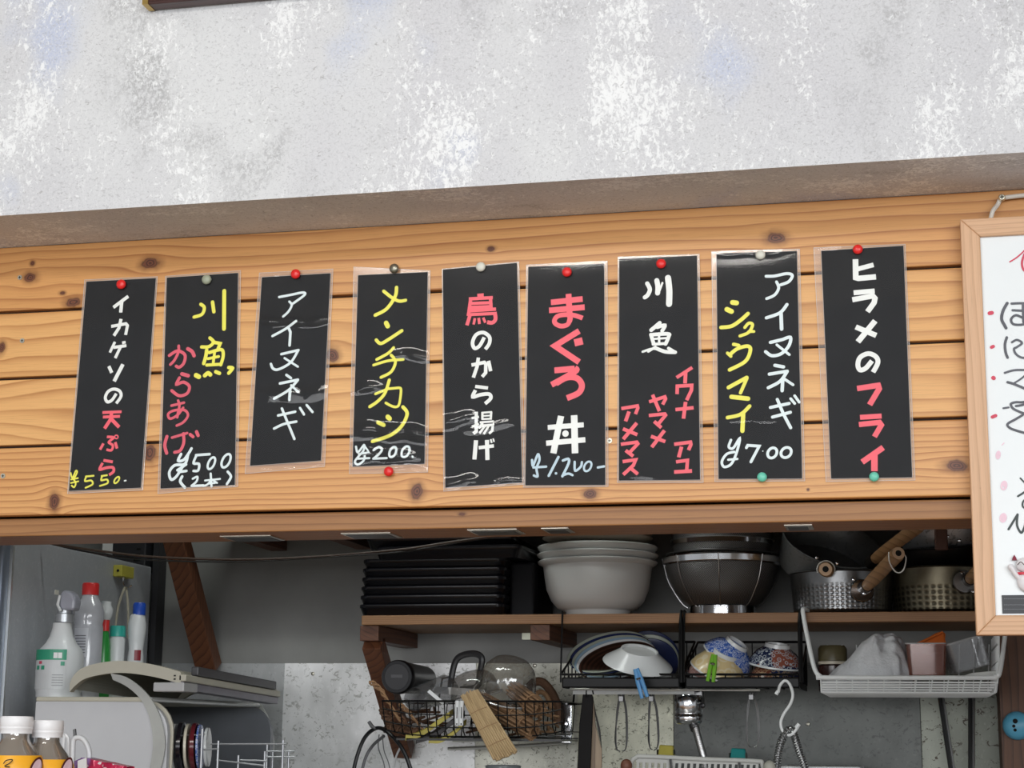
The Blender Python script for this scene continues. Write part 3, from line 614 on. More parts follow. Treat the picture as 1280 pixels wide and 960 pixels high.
T = [('m', (1190, 230), [(14,'c',[(578,778),(640,740),(700,690),(760,640),(840,700)]),(22,'c',[(725,700),(700,780),(712,850),(760,900)]),(18,'c',[(830,660),(900,700),(960,640)])]),
 ('m', (1190, 350), [(40,'r',[(376,332),(398,328)]),(34,'r',[(396,672),(412,664)]),(30,'r',[(416,972),(416,980)])]),
 ('m', (1190, 470), [(40,'r',[(412,18),(418,22)]),(34,'r',[(404,410),(436,396)])]),
 ('k', (1190, 350), [(30,'c',[(552,232),(510,310),(496,390),(524,450),(540,480)]),(24,'c',[(596,236),(680,232),(800,234)]),(24,'c',[(606,302),(700,306),(800,300)]),(30,'r',[(712,240),(718,420)]),(24,'c',[(712,380),(640,352),(592,390),(612,440),(700,446),(780,420)]),
    (26,'c',[(548,574),(530,640),(536,720),(556,776)]),(22,'c',[(600,622),(650,598),(700,630),(650,670),(620,690),(640,740),(700,776),(800,780)]),(22,'c',[(528,928),(620,902),(730,900),(820,905)])]),
 ('k', (1190, 470), [(18,'c',[(800,-70),(700,20),(620,72)]),(26,'c',[(556,62),(620,80),(760,140)]),(20,'r',[(514,322),(566,314)]),(24,'c',[(640,300),(700,290),(800,260)]),(24,'c',[(780,250),(700,262),(636,262),(590,280),(610,324),(680,360),(716,380),(640,430),(556,480),(580,520),(660,550),(800,590)])]),
 ('s', (1190, 470), [(18,'c',ell(462,790,16,34,.1)),(30,'r',[(460,770),(462,806)]),(10,'r',[(500,690),(520,670)])]),
 ('s', (1190, 590), [(20,'c',ell(520,135,24,38,.1)),(30,'r',[(516,120),(530,140)]),(20,'c',ell(512,458,26,38,.1)),(30,'r',[(512,440),(514,470)])]),
 ('d', (1190, 590), [(16,'c',[(684,62),(740,120),(800,180)]),(20,'c',[(660,242),(740,190),(820,120)]),(18,'c',[(800,220),(716,290),(712,350),(780,380)]),(22,'r',[(566,572),(656,424)]),(22,'c',[(656,424),(650,530),(690,606),(722,560),(760,440),(840,420)])])]
gr = {}
for ink, org, st in T: letters(gr.setdefault(ink, []), org, 8, YL, st)
for ink, mb in gr.items(): make_characters(mb, 'marker_character', INK2[ink], fb, {'k': 'grey black marker writing', 'm': 'crimson marker dots and stroke', 's': 'faint pink blots', 'd': 'dark marker writing'}[ink])
# dark note strip on board
a, b = at(1252, 744, YL), at(1254, 767, YL)
MB().box((a.x, YL-.0005, b.z), (a.x+.12, YL+.0005, a.z)).build('dark_note', mat('dark note', (.035, .038, .045), .5), fb)
mb = []
for yy in (748.5, 756, 761.5): letters(mb, (0, 0), 1, YL-.0008, [(.7, 's', [(1255+k*2.6, yy+random.uniform(-.3, .3)), (1256.6+k*2.6, yy)]) for k in range(18)])
fp = MB()
for a_, _ in mb: fp.add(a_.v, a_.f)
fp.build('fine_print', mat('grey fine print', (.2, .21, .23), .6), fb)['kind'] = 'stuff'
# hanging cord + screw
CORD = mat('white cord', (.66, .62, .56), .7)
sp0 = at(1252, 249.5, YP-.006)
mb = MB(); mb.tube(catmull([at(1238, 275, YF+.01), at(1241, 264, YF+.006), at(1247, 256, YP-.012), at(1251, 248.5, YP-.01), at(1260, 246.5, YP-.01), at(1290, 243.5, YP-.01), at(1330, 243, YP-.01)], 5), .0031, 8)
mb.build('hanging_cord', CORD, fb, smooth=True)
scw = thing('screw', 'cross-head screw holding the white cord above the framed board', 'screw', (sp0.x, YP, sp0.z))
MB().lathe([(.0001, .004), (.0035, .0038), (.005, .0015), (.005, 0), (.0015, 0), (.0015, -.018)], Vector((sp0.x, YP-.014, sp0.z)), 18, Matrix.Rotation(PI/2, 3, 'X')).build('screw_head', mat('bright screw', (.75, .74, .62), .3, .8), scw, smooth=True)
q = Vector((sp0.x, YP-.0184, sp0.z)); MB().box(q+Vector((-.0026, -.0004, -.0006)), q+Vector((.0026, .0004, .0006))).box(q+Vector((-.0006, -.0004, -.0026)), q+Vector((.0006, .0004, .0026))).build('cross_slot', DARKHOLE, scw)
# lucky cat magnet
CATW = mat('white glazed resin', (.74, .72, .74), .3, var=.04)
yc = YL-.004; c0 = at(1281, 738, yc); s1 = mpp(1281, 720, yc)
cat_ = thing('cat_figure', 'small white beckoning cat magnet with red collar on the framed board', 'figurine', (c0.x, YL, c0.z))
def blob(mb, c, rx, ry, rz, seg=20):
    mb.lathe([(math.sin(PI*k/10)*1, -math.cos(PI*k/10)) for k in range(11)], (0, 0, 0), seg, None, False) if False else None
    b = len(mb.v)
    for k in range(11):
        for j in range(seg):
            th_ = PI*k/10; a = 2*PI*j/seg; mb.v.append(Vector(c)+Vector((rx*math.sin(th_)*math.cos(a), ry*math.sin(th_)*math.sin(a), -rz*math.cos(th_))))
    for k in range(10):
        for j in range(seg): mb.f.append([b+k*seg+j, b+k*seg+(j+1)%seg, b+(k+1)*seg+(j+1)%seg, b+(k+1)*seg+j])
mb = MB(); hc = at(1282, 706, yc); blob(mb, hc, 12*s1, 6*s1, 9.5*s1); blob(mb, at(1283, 727, yc), 11.5*s1, 6*s1, 13*s1)
mb.build('body', CATW, cat_, smooth=True)
mb = MB(); mb.tube([at(1275, 724, yc), at(1268, 716, yc-.003), at(1264, 709, yc-.003)], [3.4*s1, 3.2*s1, 3.8*s1], 10); blob(mb, at(1263.5, 709, yc-.003), 3.6*s1, 3*s1, 4.2*s1); mb.build('raised_paw', CATW, cat_, smooth=True)
for ex in (1268, 1294):
    mb = MB(); e = at(ex, 697, yc); mb.lathe([(3.2*s1, -3.5*s1), (2.2*s1, 0), (.0002, 3.5*s1)], e, 10); mb.build('ear', mat('maroon ear', (.25, .03, .06), .4), cat_, smooth=True)
mb = MB(); mb.lathe([(11.2*s1, -1.6*s1), (11.8*s1, 0), (11.2*s1, 1.6*s1)], (0, 0, 0), 24)
mb.v = [Vector((v.x, v.y*.56, v.z))+at(1282, 717, yc) for v in mb.v]; mb.build('collar', mat('red collar', (.62, .02, .05), .4), cat_, smooth=True)
mb = MB()
for ex in (1276, 1289): mb.tube(catmull([at(ex-4, 706, yc-.0105), at(ex, 702.5, yc-.0118), at(ex+4, 706, yc-.0105)], 4), .0006, 5)
mb.build('closed_eyes', mat('dark line', (.08, .05, .05), .5), cat_)
# ================================================================= KITCHEN
def turned_prof(cx, Y, prof): return [(r*mpp(cx, y, Y), at(cx, y, Y).z) for r, y in prof]
def beam_mb(P0, P1, wx, wt):
    P0, P1 = Vector(P0), Vector(P1); t = (P1-P0).normalized(); a = Vector((1, 0, 0)); a = (a-t*a.dot(t)).normalized(); b = t.cross(a)
    c = [(-1, -1), (1, -1), (1, 1), (-1, 1)]
    return MB().hexa([P0+a*wx/2*i+b*wt/2*j for i, j in c], [P1+a*wx/2*i+b*wt/2*j for i, j in c])
def align(n):           # rotation taking +Z to n
    return Vector((0, 0, 1)).rotation_difference(Vector(n).normalized()).to_matrix()
ZS = CZ+.232; ZSB = CZ+.2135; YSF = 3.30
SHW = wood('shelf plywood edge', (.36, .19, .085), (.28, .14, .06), (.13, .055, .022), 260, rough=.55, wobble=.004, fine=.6)
RDW = wood('reddish brown timber', (.16, .062, .028), (.11, .040, .018), (.045, .016, .008), 90, ax=1, rough=.55)
RDZ = wood('reddish brown strut', (.20, .075, .032), (.14, .05, .022), (.06, .02, .01), 80, ax=2, rough=.55)
# shelf
sx0 = at(452, 768, YSF).x; shelf = thing('wall_shelf', 'long brown plywood shelf on dark timber brackets along the kitchen wall', 'shelf', ((sx0+1.1)/2, 3.44, ZSB))
MB().box((sx0, YSF, ZSB), (1.15, YK-.012, ZS)).build('shelf_board', SHW, shelf, bevel=.0015)
ax_ = at(463, 795, YSF+.02).x
for k, X in enumerate((ax_, at(676, 795, YSF+.02).x, .35, 1.0)):
    MB().box((X-.019, YSF+.012, ZSB-.030), (X+.019, YK-.006, ZSB-.0005)).build('bracket_arm', RDW, shelf, bevel=.001)
    if k == 0:
        b1 = at(497, 940, YK-.03); beam_mb((X, YSF+.038, ZSB-.032), (X+.0, YK-.024, b1.z), .038, .034).build('bracket_strut', RDZ, shelf, bevel=.001)
p = at(661, 794, YK-.01); MB().box(p+Vector((-.014, -.002, -.009)), p+Vector((.03, .003, .008))).build('bracket_plate', mat('pale zinc plate', (.6, .62, .5), .4, .6), shelf)
# overhead shelf stubs and leaning strut (behind the header)
oz = at(228, 682, 3.44).z
up = thing('overhead_shelf', 'timber arms of a high shelf just under the planked header', 'shelf', (-1.1, 3.4, oz))
MB().box((at(200, 670, 3.2).x, 3.36, oz+.035), (.9, YK-.01, oz+.055)).build('shelf_board', RDW, up)
for k, (xa, ya, yy) in enumerate(((282, 689, 3.28), (398, 687, 3.28), (672, 690, 3.24))):
    c = at(xa, ya, yy); MB().box((c.x-.02, yy-.06, oz+.002), (c.x+.016, YK-.01, oz+.034)).build('shelf_arm', RDW, up, bevel=.001)
b0 = at(262, 829, YK-.02); st = beam_mb((b0.x, YK-.022, b0.z-.01), (b0.x-.018, 3.40, oz+.03), .046, .038).build('strut', RDZ, up, bevel=.002); st['label'] = 'leaning reddish-brown strut'
# grey metal rail behind strut, dark slotted angle next to the cabinet
A = at(196, 760, YK-.03); MB_ = MB().box((A.x-.008, YK-.045, 1.1), (A.x+.006, YK-.004, 2.6)).build('trim_3', mat('dark angle iron', (.05, .05, .055), .5, .5)); tag(MB_, kind='structure')
# fuse boxish dark panel at the top left
a, b = at(136, 684, YK-.05), at(184, 703, YK-.05)
dk = thing('meter_box', 'dark box with slots high on the wall left of the strut', 'box', ((a.x+b.x)/2, YK-.03, b.z-.02))
MB().box((a.x, YK-.06, b.z-.02), (b.x, YK-.001, a.z+.1)).build('box_body', mat('dark box', (.03, .03, .035), .4), dk, bevel=.003)
for k in range(4): MB().box((b.x-.03+.003*k, YK-.0615, b.z-.01+.012*k), (b.x-.012, YK-.0595, b.z-.006+.012*k)).build('vent_slot', DARKHOLE, dk)
# steel cabinet on the left
XC = -1.602; ct = CZ+.357
cab = thing('steel_cabinet', 'tall grey steel cabinet at the left edge behind the bottles', 'cabinet', (XC-.3, 3.26, 0))
MB().box((XC-.55, 2.935, .08), (XC, YK-.06, ct)).build('cabinet_body', m_steel('cabinet grey', (.40, .42, .45), (.6, .6, .6), .25, .42, .15, 1.4, .1), cab, bevel=.004)
MB().box((XC-.55, 2.905, .12), (XC-.004, 2.932, ct-.01)).build('cabinet_door', m_steel('cabinet door', (.16, .19, .24), (.3, .3, .3), .2, .4, .4), cab, bevel=.004)
MB().box((XC-.006, 2.929, .08), (XC+.0012, 2.9355, ct)).build('edge_trim', mat('bright edge', (.7, .72, .72), .3, .7), cab)
MB().box((XC-.55, 2.95, 0), (XC-.02, YK-.08, .08)).build('plinth', BLACKP, cab)
p = atx(128, 683, XC); q_ = atx(148, 689, XC)
MB().box((XC-.0, p.y, p.z-.012), (XC+.0015, p.y+.045, p.z+.02)).build('paper_tag', WHITEP, cab)
# counters (out of frame, carry the things)
WT = m_steel('worktop steel', (.5, .5, .5), (.3, .3, .3), .3, .3, .8)
tb = thing('work_table', 'steel work table along the kitchen wall under the dish dryer', 'table', (-.6, 3.2, 0))
ZD = CZ-.20
MB().box((-1.59, 2.80, ZD-.04), (-.72, YK-.01, ZD)).build('table_top', WT, tb, bevel=.002)
for X in (-1.56, -.76):
    for Y in (2.84, 3.54): MB().box((X-.015, Y-.015, 0), (X+.015, Y+.015, ZD-.04)).build('leg', STEEL, tb)
tk = thing('sink_bench', 'steel sink bench under the hanging baskets', 'sink', (0, 3.2, 0))
ZK = at(880, 958, 3.30).z-.10
MB().box((-.70, 2.85, ZK-.04), (1.1, YK-.01, ZK)).build('bench_top', WT, tk, bevel=.002)
for X in (-.66, 1.06):
    for Y in (2.9, 3.54): MB().box((X-.015, Y-.015, 0), (X+.015, Y+.015, ZK-.04)).build('leg', STEEL, tk)
pc = thing('pass_counter', 'wooden pass counter under the planked header', 'counter', (-.5, 2.3, 0))
ZP = CZ-.215
MB().box((XL, 2.0, ZP-.03), (XR, 2.62, ZP)).build('counter_top', wood('counter pine', PINE_L, PINE_M, PINE_D, 40), pc, bevel=.002)
MB().box((XL, 2.25, 0), (XR, 2.5, ZP-.03)).build('counter_front', wood('counter pine front', PINE_M, (.4, .2, .08), PINE_D, 40), pc)

# ---- black serving trays
TR = mat('black lacquer tray', (.004, .004, .006), .25, var=.3, Specular_IOR_Level=.35)
def tray(x0, x1, y0, h, d, name_label, skew=0, zoff=0, yfront=YSF+.012):
    """one rectangular tray with raised flared rim; z base y0"""
    t = thing('serving_tray', name_label, 'tray', ((x0+x1)/2, yfront+d/2, y0), 'stack of black serving trays')
    R = Matrix.Rotation(skew, 3, 'Z'); c = Vector(((x0+x1)/2, yfront+d/2, y0))
    def loop(in_, z):
        X0, X1, Y0, Y1 = x0+in_-c.x, x1-in_-c.x, -d/2+in_, d/2-in_; r = .018-in_*.3; P = []
        for cx_, cy_, a0 in ((X1-r, Y0+r, -PI/2), (X1-r, Y1-r, 0), (X0+r, Y1-r, PI/2), (X0+r, Y0+r, PI)):
            for k in range(5): a = a0+k*PI/8; P.append(c+R@Vector((cx_+r*math.cos(a), cy_+r*math.sin(a), z)))
        return P
    hh = h*1.28
    prof = [(.007, 0), (.006, .002), (.0015, hh*.62), (0, hh*.70), (0, hh*.94), (.0018, hh), (.004, hh*.94), (.0065, .003)]
    mb = MB(); n = 20
    for i_, z in prof: mb.v += loop(i_, z)
    for i in range(len(prof)-1):
        for k in range(n): mb.f.append([i*n+k, i*n+(k+1)%n, (i+1)*n+(k+1)%n, (i+1)*n+k])
    mb.f.append(list(range(n))[::-1]); b = (len(prof)-1)*n; mb.f.append([b+k for k in range(n)])
    mb.build('tray_body', TR, t, smooth=True)
    return t
hT = (768-699.5)*1.55e-3/6
names = ['lowest', 'second from bottom', 'third from bottom', 'fourth from bottom', 'fifth from bottom', 'sixth from bottom']
for k in range(6):
    xa = at(447+k*.7, 750, YSF+.012).x; xb = at(629+k*.5, 750, YSF+.012).x
    tray(xa, xb, ZS+.0003+k*hT, hT, .262, 'black serving tray, %s of the shelf stack' % names[k])
tray(at(470, 695, 3.30).x, at(656, 695, 3.30).x, ZS+6*hT+.0028, hT*1.1, .262, 'black serving tray shifted right, second from top of the stack', -.05, yfront=YSF-.005)
tray(at(453, 680, 3.30).x, at(638, 680, 3.30).x, ZS+7.15*hT+.004, hT*1.1, .262, 'topmost black serving tray of the shelf stack', .02)
# dark box behind trays
c = at(668, 740, 3.46)
dbx = thing('dark_case', 'dark case between the tray stack and the white bowls', 'box', (c.x, 3.46, ZS)); MB().box((c.x-.030, 3.37, ZS), (c.x+.018, 3.56, at(668, 706, 3.42).z)).build('case_body', mat('charcoal case', (.006, .006, .008), .5, Specular_IOR_Level=.15), dbx, bevel=.004)

# ---- white bowls
YO = 3.43
def lathe_thing(name, label, cat, cx, Y, prof, m, part='body', grp=None, seg=56, base=None):
    pr = turned_prof(cx, Y, prof)
    if base is not None: pr = [(pr[0][0], base)]+pr
    c = at(cx, prof[0][1], Y); z0 = pr[0][1]
    t = thing(name, label, cat, (c.x, Y, z0), grp)
    MB().lathe([(r, z-z0) for r, z in pr], (c.x, Y, z0), seg, cap=False).build(part, m, t, smooth=True)
    return t, c.x, z0
BW = mat('white enamelled bowl', (.66, .67, .66), .3, var=.08, scale=8)
g = 'white bowls and dishes stacked on the shelf'
lathe_thing('mixing_bowl', 'big white mixing bowl at the bottom of the stack on the shelf', 'bowl', 747, YO,
  [(40,766),(41,764),(50,761),(58,752),(64,738),(66.5,722),(68,709),(74,706),(75,703.5),(73,702),(66,703),(63,722),(58,742),(46,758),(.1,760)], BW, 'bowl_body', g, base=ZS)
lathe_thing('mixing_bowl', 'white bowl nested in the big mixing bowl, lower of the two rims', 'bowl', 747, YO,
  [(60,712),(69,700),(75,697),(76,694.5),(74,693),(67,695),(60,720),(40,745),(.1,748)], BW, 'bowl_body', g)
lathe_thing('mixing_bowl', 'white bowl with chipped rim nested topmost of the white bowls', 'bowl', 747, YO,
  [(60,704),(69,692),(74,688),(75,685),(73,683.5),(66,686),(58,710),(40,735),(.1,738)], BW, 'bowl_body', g)
BG = mat('beige stoneware', (.42, .36, .29), .4, var=.1)
for k, (y, r) in enumerate(((676, 68), (670.5, 67), (664, 62))):
    lathe_thing('serving_plate', ['beige plate resting on the white bowls, lowest of three', 'beige plate resting on the white bowls, middle of three', 'topmost beige plate over the white bowls'][k], 'plate', 747, YO,
      [(34,y+8),(35,y+6.5),(54,y+5),(r,y-1),(r+1,y-2.5),(r-2,y-2.6),(54,y+2.5),(.1,y+4)], BG, 'plate_body', 'beige plates on the white bowls')
# ---- steel colanders
def m_mesh(name, sc_=1, col=(.30, .30, .30)):
    t = NT(name); sep = t.n('ShaderNodeSeparateXYZ'); t.link(t.co, sep.inputs[0])
    an = t.math('ARCTAN2', sep.outputs[1], sep.outputs[0])
    h = t.math('MULTIPLY', t.math('SINE', t.math('MULTIPLY', an, 150*sc_)), t.math('SINE', t.math('MULTIPLY', sep.outputs[2], 1500*sc_)))
    c = t.mix(t.smooth(h, -.2, .5), tuple(v*.35 for v in col), col); t.bump(h, .5, .001)
    return t.set(c, .38, .85)
MESH = m_mesh('steel mesh')
def ring(mb, c, r, z, rad, n=56): return mb.tube([Vector((c.x+r*math.cos(2*PI*k/n), c.y+r*math.sin(2*PI*k/n), z)) for k in range(n)], rad, 6, closed=True)
t, cx, z0 = lathe_thing('colander', 'round steel mesh colander on a foot ring, on the shelf', 'colander', 903, YO,
  [(42,758),(50,752),(58,742),(65,728),(70,712),(70,706)], MESH, 'mesh_bowl', 'steel colanders on the shelf')
c = Vector((cx, YO, 0)); s_ = mpp(903, 740, YO)
MB().lathe([(a*s_, at(903, y, YO).z) for a, y in ((70,708),(73,706),(74,699),(72,697),(70,697),(70,707))], (cx, YO, 0), 56, cap=False).build('rim_band', CHROME, t, smooth=True)
MB().lathe([(41*s_, ZS), (41*s_, at(903, 759, YO).z), (39*s_, at(903, 759, YO).z), (39*s_, ZS)], (cx, YO, 0), 48, cap=False).build('foot_ring', CHROME, t, smooth=True)
for k in range(8):
    a = -PI/2+.05+k*PI/4; mb = MB(); mb.tube(catmull([Vector((cx+r*s_*math.cos(a), YO+r*s_*math.sin(a), at(903, y, YO).z)) for r, y in ((43, 760), (52, 752), (66.5, 728), (72, 708), (74.5, 698))], 4), .0011, 5); mb.build('rib_wire', STEEL, t, smooth=True)
for k, (ya, yb, ra, rb, lab) in enumerate(((693, 677, 60, 63.5, 'steel strainer nested on the colander, banded rim above it'), (683, 665, 61, 64, 'topmost steel strainer of the colander stack'))):
    t, cx, z0 = lathe_thing('strainer', lab, 'strainer', 903, YO, [(40,ya+6),(ra,ya-1),(rb-2,yb+4)], MESH, 'mesh_bowl', 'steel colanders on the shelf')
    MB().lathe([((rb-2)*s_, at(903, yb+6, YO).z), (rb*s_, at(903, yb+5.5, YO).z), (rb*s_, at(903, yb, YO).z), ((rb-1.5)*s_, at(903, yb-.5, YO).z)], (cx, YO, 0), 56, cap=False).build('rim_band', CHROME, t, smooth=True)
    mb = MB(); ring(mb, Vector((cx, YO, 0)), (rb+1)*s_, at(903, yb-.6, YO).z, .0012); ring(mb, Vector((cx, YO, 0)), (ra+1.5)*s_, at(903, ya-1, YO).z, .0012); mb.build('rim_wire', STEEL, t, smooth=True)
    if k == 0:
        mb = MB()
        ring(mb, Vector((cx, YO, 0)), 70*s_, at(903, 694, YO).z, .0015); mb.build('handle_ring', DSTEEL, t, smooth=True)
# ---- pans
def m_hammer(name, col, n=64, zs_=.0085, rough=.3, dark=.5):
    t = NT(name); sep = t.n('ShaderNodeSeparateXYZ'); t.link(t.co, sep.inputs[0])
    an = t.math('ARCTAN2', sep.outputs[1], sep.outputs[0])
    u = t.math('SUBTRACT', t.math('FRACT', t.math('MULTIPLY', an, n/(2*PI))), .5); v = t.math('SUBTRACT', t.math('FRACT', t.math('DIVIDE', sep.outputs[2], zs_)), .5)
    d = t.math('SQRT', t.math('ADD', t.math('MULTIPLY', u, u), t.math('MULTIPLY', v, v)))
    msk = t.smooth(t.math('ADD', sep.outputs[2], t.math('MULTIPLY', t.noise(8), .01)), .062, .050)
    h = t.math('MULTIPLY', t.smooth(d, .52, .1), msk)
    c = t.mix(t.math('MULTIPLY', h, dark), col, tuple(q*.25 for q in col)); c = t.mix(t.smooth(t.noise(14, None, 4, .6), .4, .7, 0, .55), c, tuple(q*.45 for q in col))
    t.bump(t.math('MULTIPLY', h, -1), .35, .002)
    return t.set(c, rough, .95)
ALU = m_hammer('hammered aluminium', (.27, .275, .28), 60, .0080, .30, .12)
BRN = m_hammer('scorched hammered aluminium', (.21, .185, .13), 44, .0105, .4, 1.0)
HWD = wood('pan handle wood', (.46, .26, .12), (.36, .19, .085), (.2, .1, .04), 90, ax=1, rough=.5, wobble=.003)
def pan(label, c, r_b, r_t, h, m, tilt=None, inner=None):
    t = thing('saucepan', label, 'saucepan', c, 'hammered saucepans on the shelf')
    pr = [(.0001, 0), (r_b*.9, 0), (r_b, .006), (r_t, h), (r_t+.0025, h+.0015), (r_t, h+.003), (r_t-.003, h), (r_b-.004, .009), (.0001, .006)]
    T = tilt or Matrix.Identity(3)
    me = MB(); me.lathe(pr, (0, 0, 0), 64, None, False)
    o = me.build('pan_body', m, None, smooth=True, origin=(0, 0, 0)); o.parent = t; o['_o'] = list(c); o.rotation_euler = T.to_euler(); o.location = (0, 0, 0)
    return t
def pan_handle(t, P0, P1, r0, r1, loop=True, plate=True, dirr=None):
    P0, P1 = Vector(P0), Vector(P1); d = (P1-P0).normalized(); L_ = (P1-P0).length
    h = MB().tube([P0+d*L_*u for u in (0, .25, .5, .75, .95, 1)], [r0*.85, r0, (r0+r1)/2*.97, r1*.97, r1, r1*.9], 20).build('handle', HWD, t, smooth=True)
    MB().tube([P0-d*.018, P0-d*.004, P0+d*.008], [r0*.95, r0*1.03, r0*1.0], 20).build('ferrule', mat('dark ferrule', (.03, .025, .022), .4, .5), t, smooth=True)
    MB().tube([P1-d*.001, P1+d*.0006], [r1*.42, r1*.42], 16).build('handle_hole', DARKHOLE, t)
    MB().tube([P1-d*.0005, P1+d*.0003], [r1*.86, r1*.86], 20).build('end_grain', mat('pale end grain', (.62, .42, .27), .6), t)
    return h
# lower front pan
cp_ = at(1053, 766, 3.40); cp_.z = ZS+.001; s_ = mpp(1053, 740, 3.40)
pA = pan('hammered saucepan with long wooden handle pointing up, on the shelf', cp_, 60*s_, 63.5*s_, at(1053, 718, 3.40).z-ZS-.003, ALU)
P0 = at(1083, 733, 3.30); P1 = at(1123, 691.5, 3.10)
pan_handle(pA, P0, P1, .0122, .0128)
fl = MB(); Rm = align((P1-P0)); nrm = Vector((math.sin(.25), -math.cos(.25), 0))
pc_ = at(1078, 738, 3.307); fl.lathe([(.0001, .0015), (.021, .001), (.0225, -.002)], (0, 0, 0), 24, align((.28, -1, .05)))
fl.v = [Vector((v.x*1.0, v.y, v.z*.95))+pc_ for v in fl.v]; fl.build('handle_plate', CHROME, pA, smooth=True)
for px, py in ((1067, 724), (1080, 741.5)): MB().lathe([(.0036, 0), (.003, .0022), (.0001, .003)], at(px, py, 3.302), 12, align((.25, -1, .05))).build('rivet', CHROME, pA, smooth=True)
mb = MB(); E1 = P1; mb.tube(catmull([at(1111, 690, 3.108), at(1112, 703, 3.105), at(1120, 715, 3.105), at(1129, 713, 3.105), at(1132.5, 697, 3.108), at(1127, 691, 3.112)], 5), .0012, 6); mb.build('hanging_loop', mat('white wire loop', (.75, .74, .7), .4), pA, smooth=True)
# upper tilted pan resting in the first
nB = Vector((.30, -.52, .80)).normalized(); cB = at(1040, 677, 3.42)-nB*.068; RB = align(nB); s_ = mpp(1034, 700, 3.43)
pB = pan('dark saucepan tilted on top of the front pan, short round handle end facing out', cB, 58*s_, 62*s_, .066, m_steel('grey worn aluminium', (.20, .205, .205), (.1, .1, .1), .5, .38, .55, .8, .2), RB)
hb = at(1032, 711.5, 3.28); pan_handle(pB, hb+Vector((.006, .09, .002)), hb, .0125, .0138)
mb = MB(); s2 = mpp(1032, 711, 3.28); mb.tube(catmull([hb+Vector((math.cos(a)*.0165, .012, math.sin(a)*.0165)) for a in [k*PI/6-.2 for k in range(8)]], 3), .0012, 6); mb.build('hanging_loop', bpy.data.materials['white wire loop'], pB, smooth=True)
for px, py in ((1021, 697), (1046, 704)): MB().lathe([(.0036, 0), (.003, .0022), (.0001, .003)], at(px, py, 3.315), 12, align((.1, -1, -.1))).build('rivet', CHROME, pB, smooth=True)
# right scorched pan
cC = at(1180, 766, 3.42); cC.z = ZS+.001; s_ = mpp(1180, 740, 3.42)
pC = pan('scorched brassy saucepan with dimpled side, partly behind the framed board', cC, 60*s_, 64*s_, at(1180, 713, 3.42).z-ZS-.003, BRN)
pan_handle(pC, at(1212, 724, 3.31), at(1240, 700, 3.14), .012, .0128)
mb = MB(); mb.lathe([(.0001, .0015), (.020, .001), (.0215, -.002)], at(1206, 727, 3.318), 24, align((.28, -1, .05))); mb.build('handle_plate', STEEL, pC, smooth=True)
for px, py in ((1203, 716), (1216, 739)): MB().lathe([(.0036, 0), (.003, .0022), (.0001, .003)], at(px, py, 3.312), 12, align((.25, -1, .05))).build('rivet', CHROME, pC, smooth=True)
# dark pan stacked in the scorched pan
cD = at(1172, 716, 3.44); s_ = mpp(1172, 700, 3.44)
pD = pan('blackened saucepan nested in the scorched one', cD, 50*s_, 56*s_, .048, mat('burnt black metal', (.012, .011, .011), .35, .6, var=.4), align((-.05, -.15, 1)))
pan_handle(pD, at(1092, 700, 3.36), at(1150, 656, 3.2), .0115, .0125)
cE = at(1178, 690, 3.44)
pE = pan('steel saucepan topmost of the right stack just under the beam', cE, 48*s_, 54*s_, .05, m_steel('stained steel', (.45, .45, .47), (.1, .1, .1), .6, .35, .8, 1, .3))
MB().box(at(1177, 688, 3.33)+Vector((-.012, -.004, 0)), at(1177, 688, 3.33)+Vector((.012, .004, .04))).build('handle_stub', mat('brown handle stub', (.08, .03, .018), .5), pE, bevel=.003)
for px, py in ((1172, 672), (1199, 675), (1184, 670)): MB().lathe([(.0038, 0), (.003, .0022), (.0001, .003)], at(px, py, 3.345), 12, align((.1, -1, 0))).build('rivet', CHROME, pE, smooth=True)

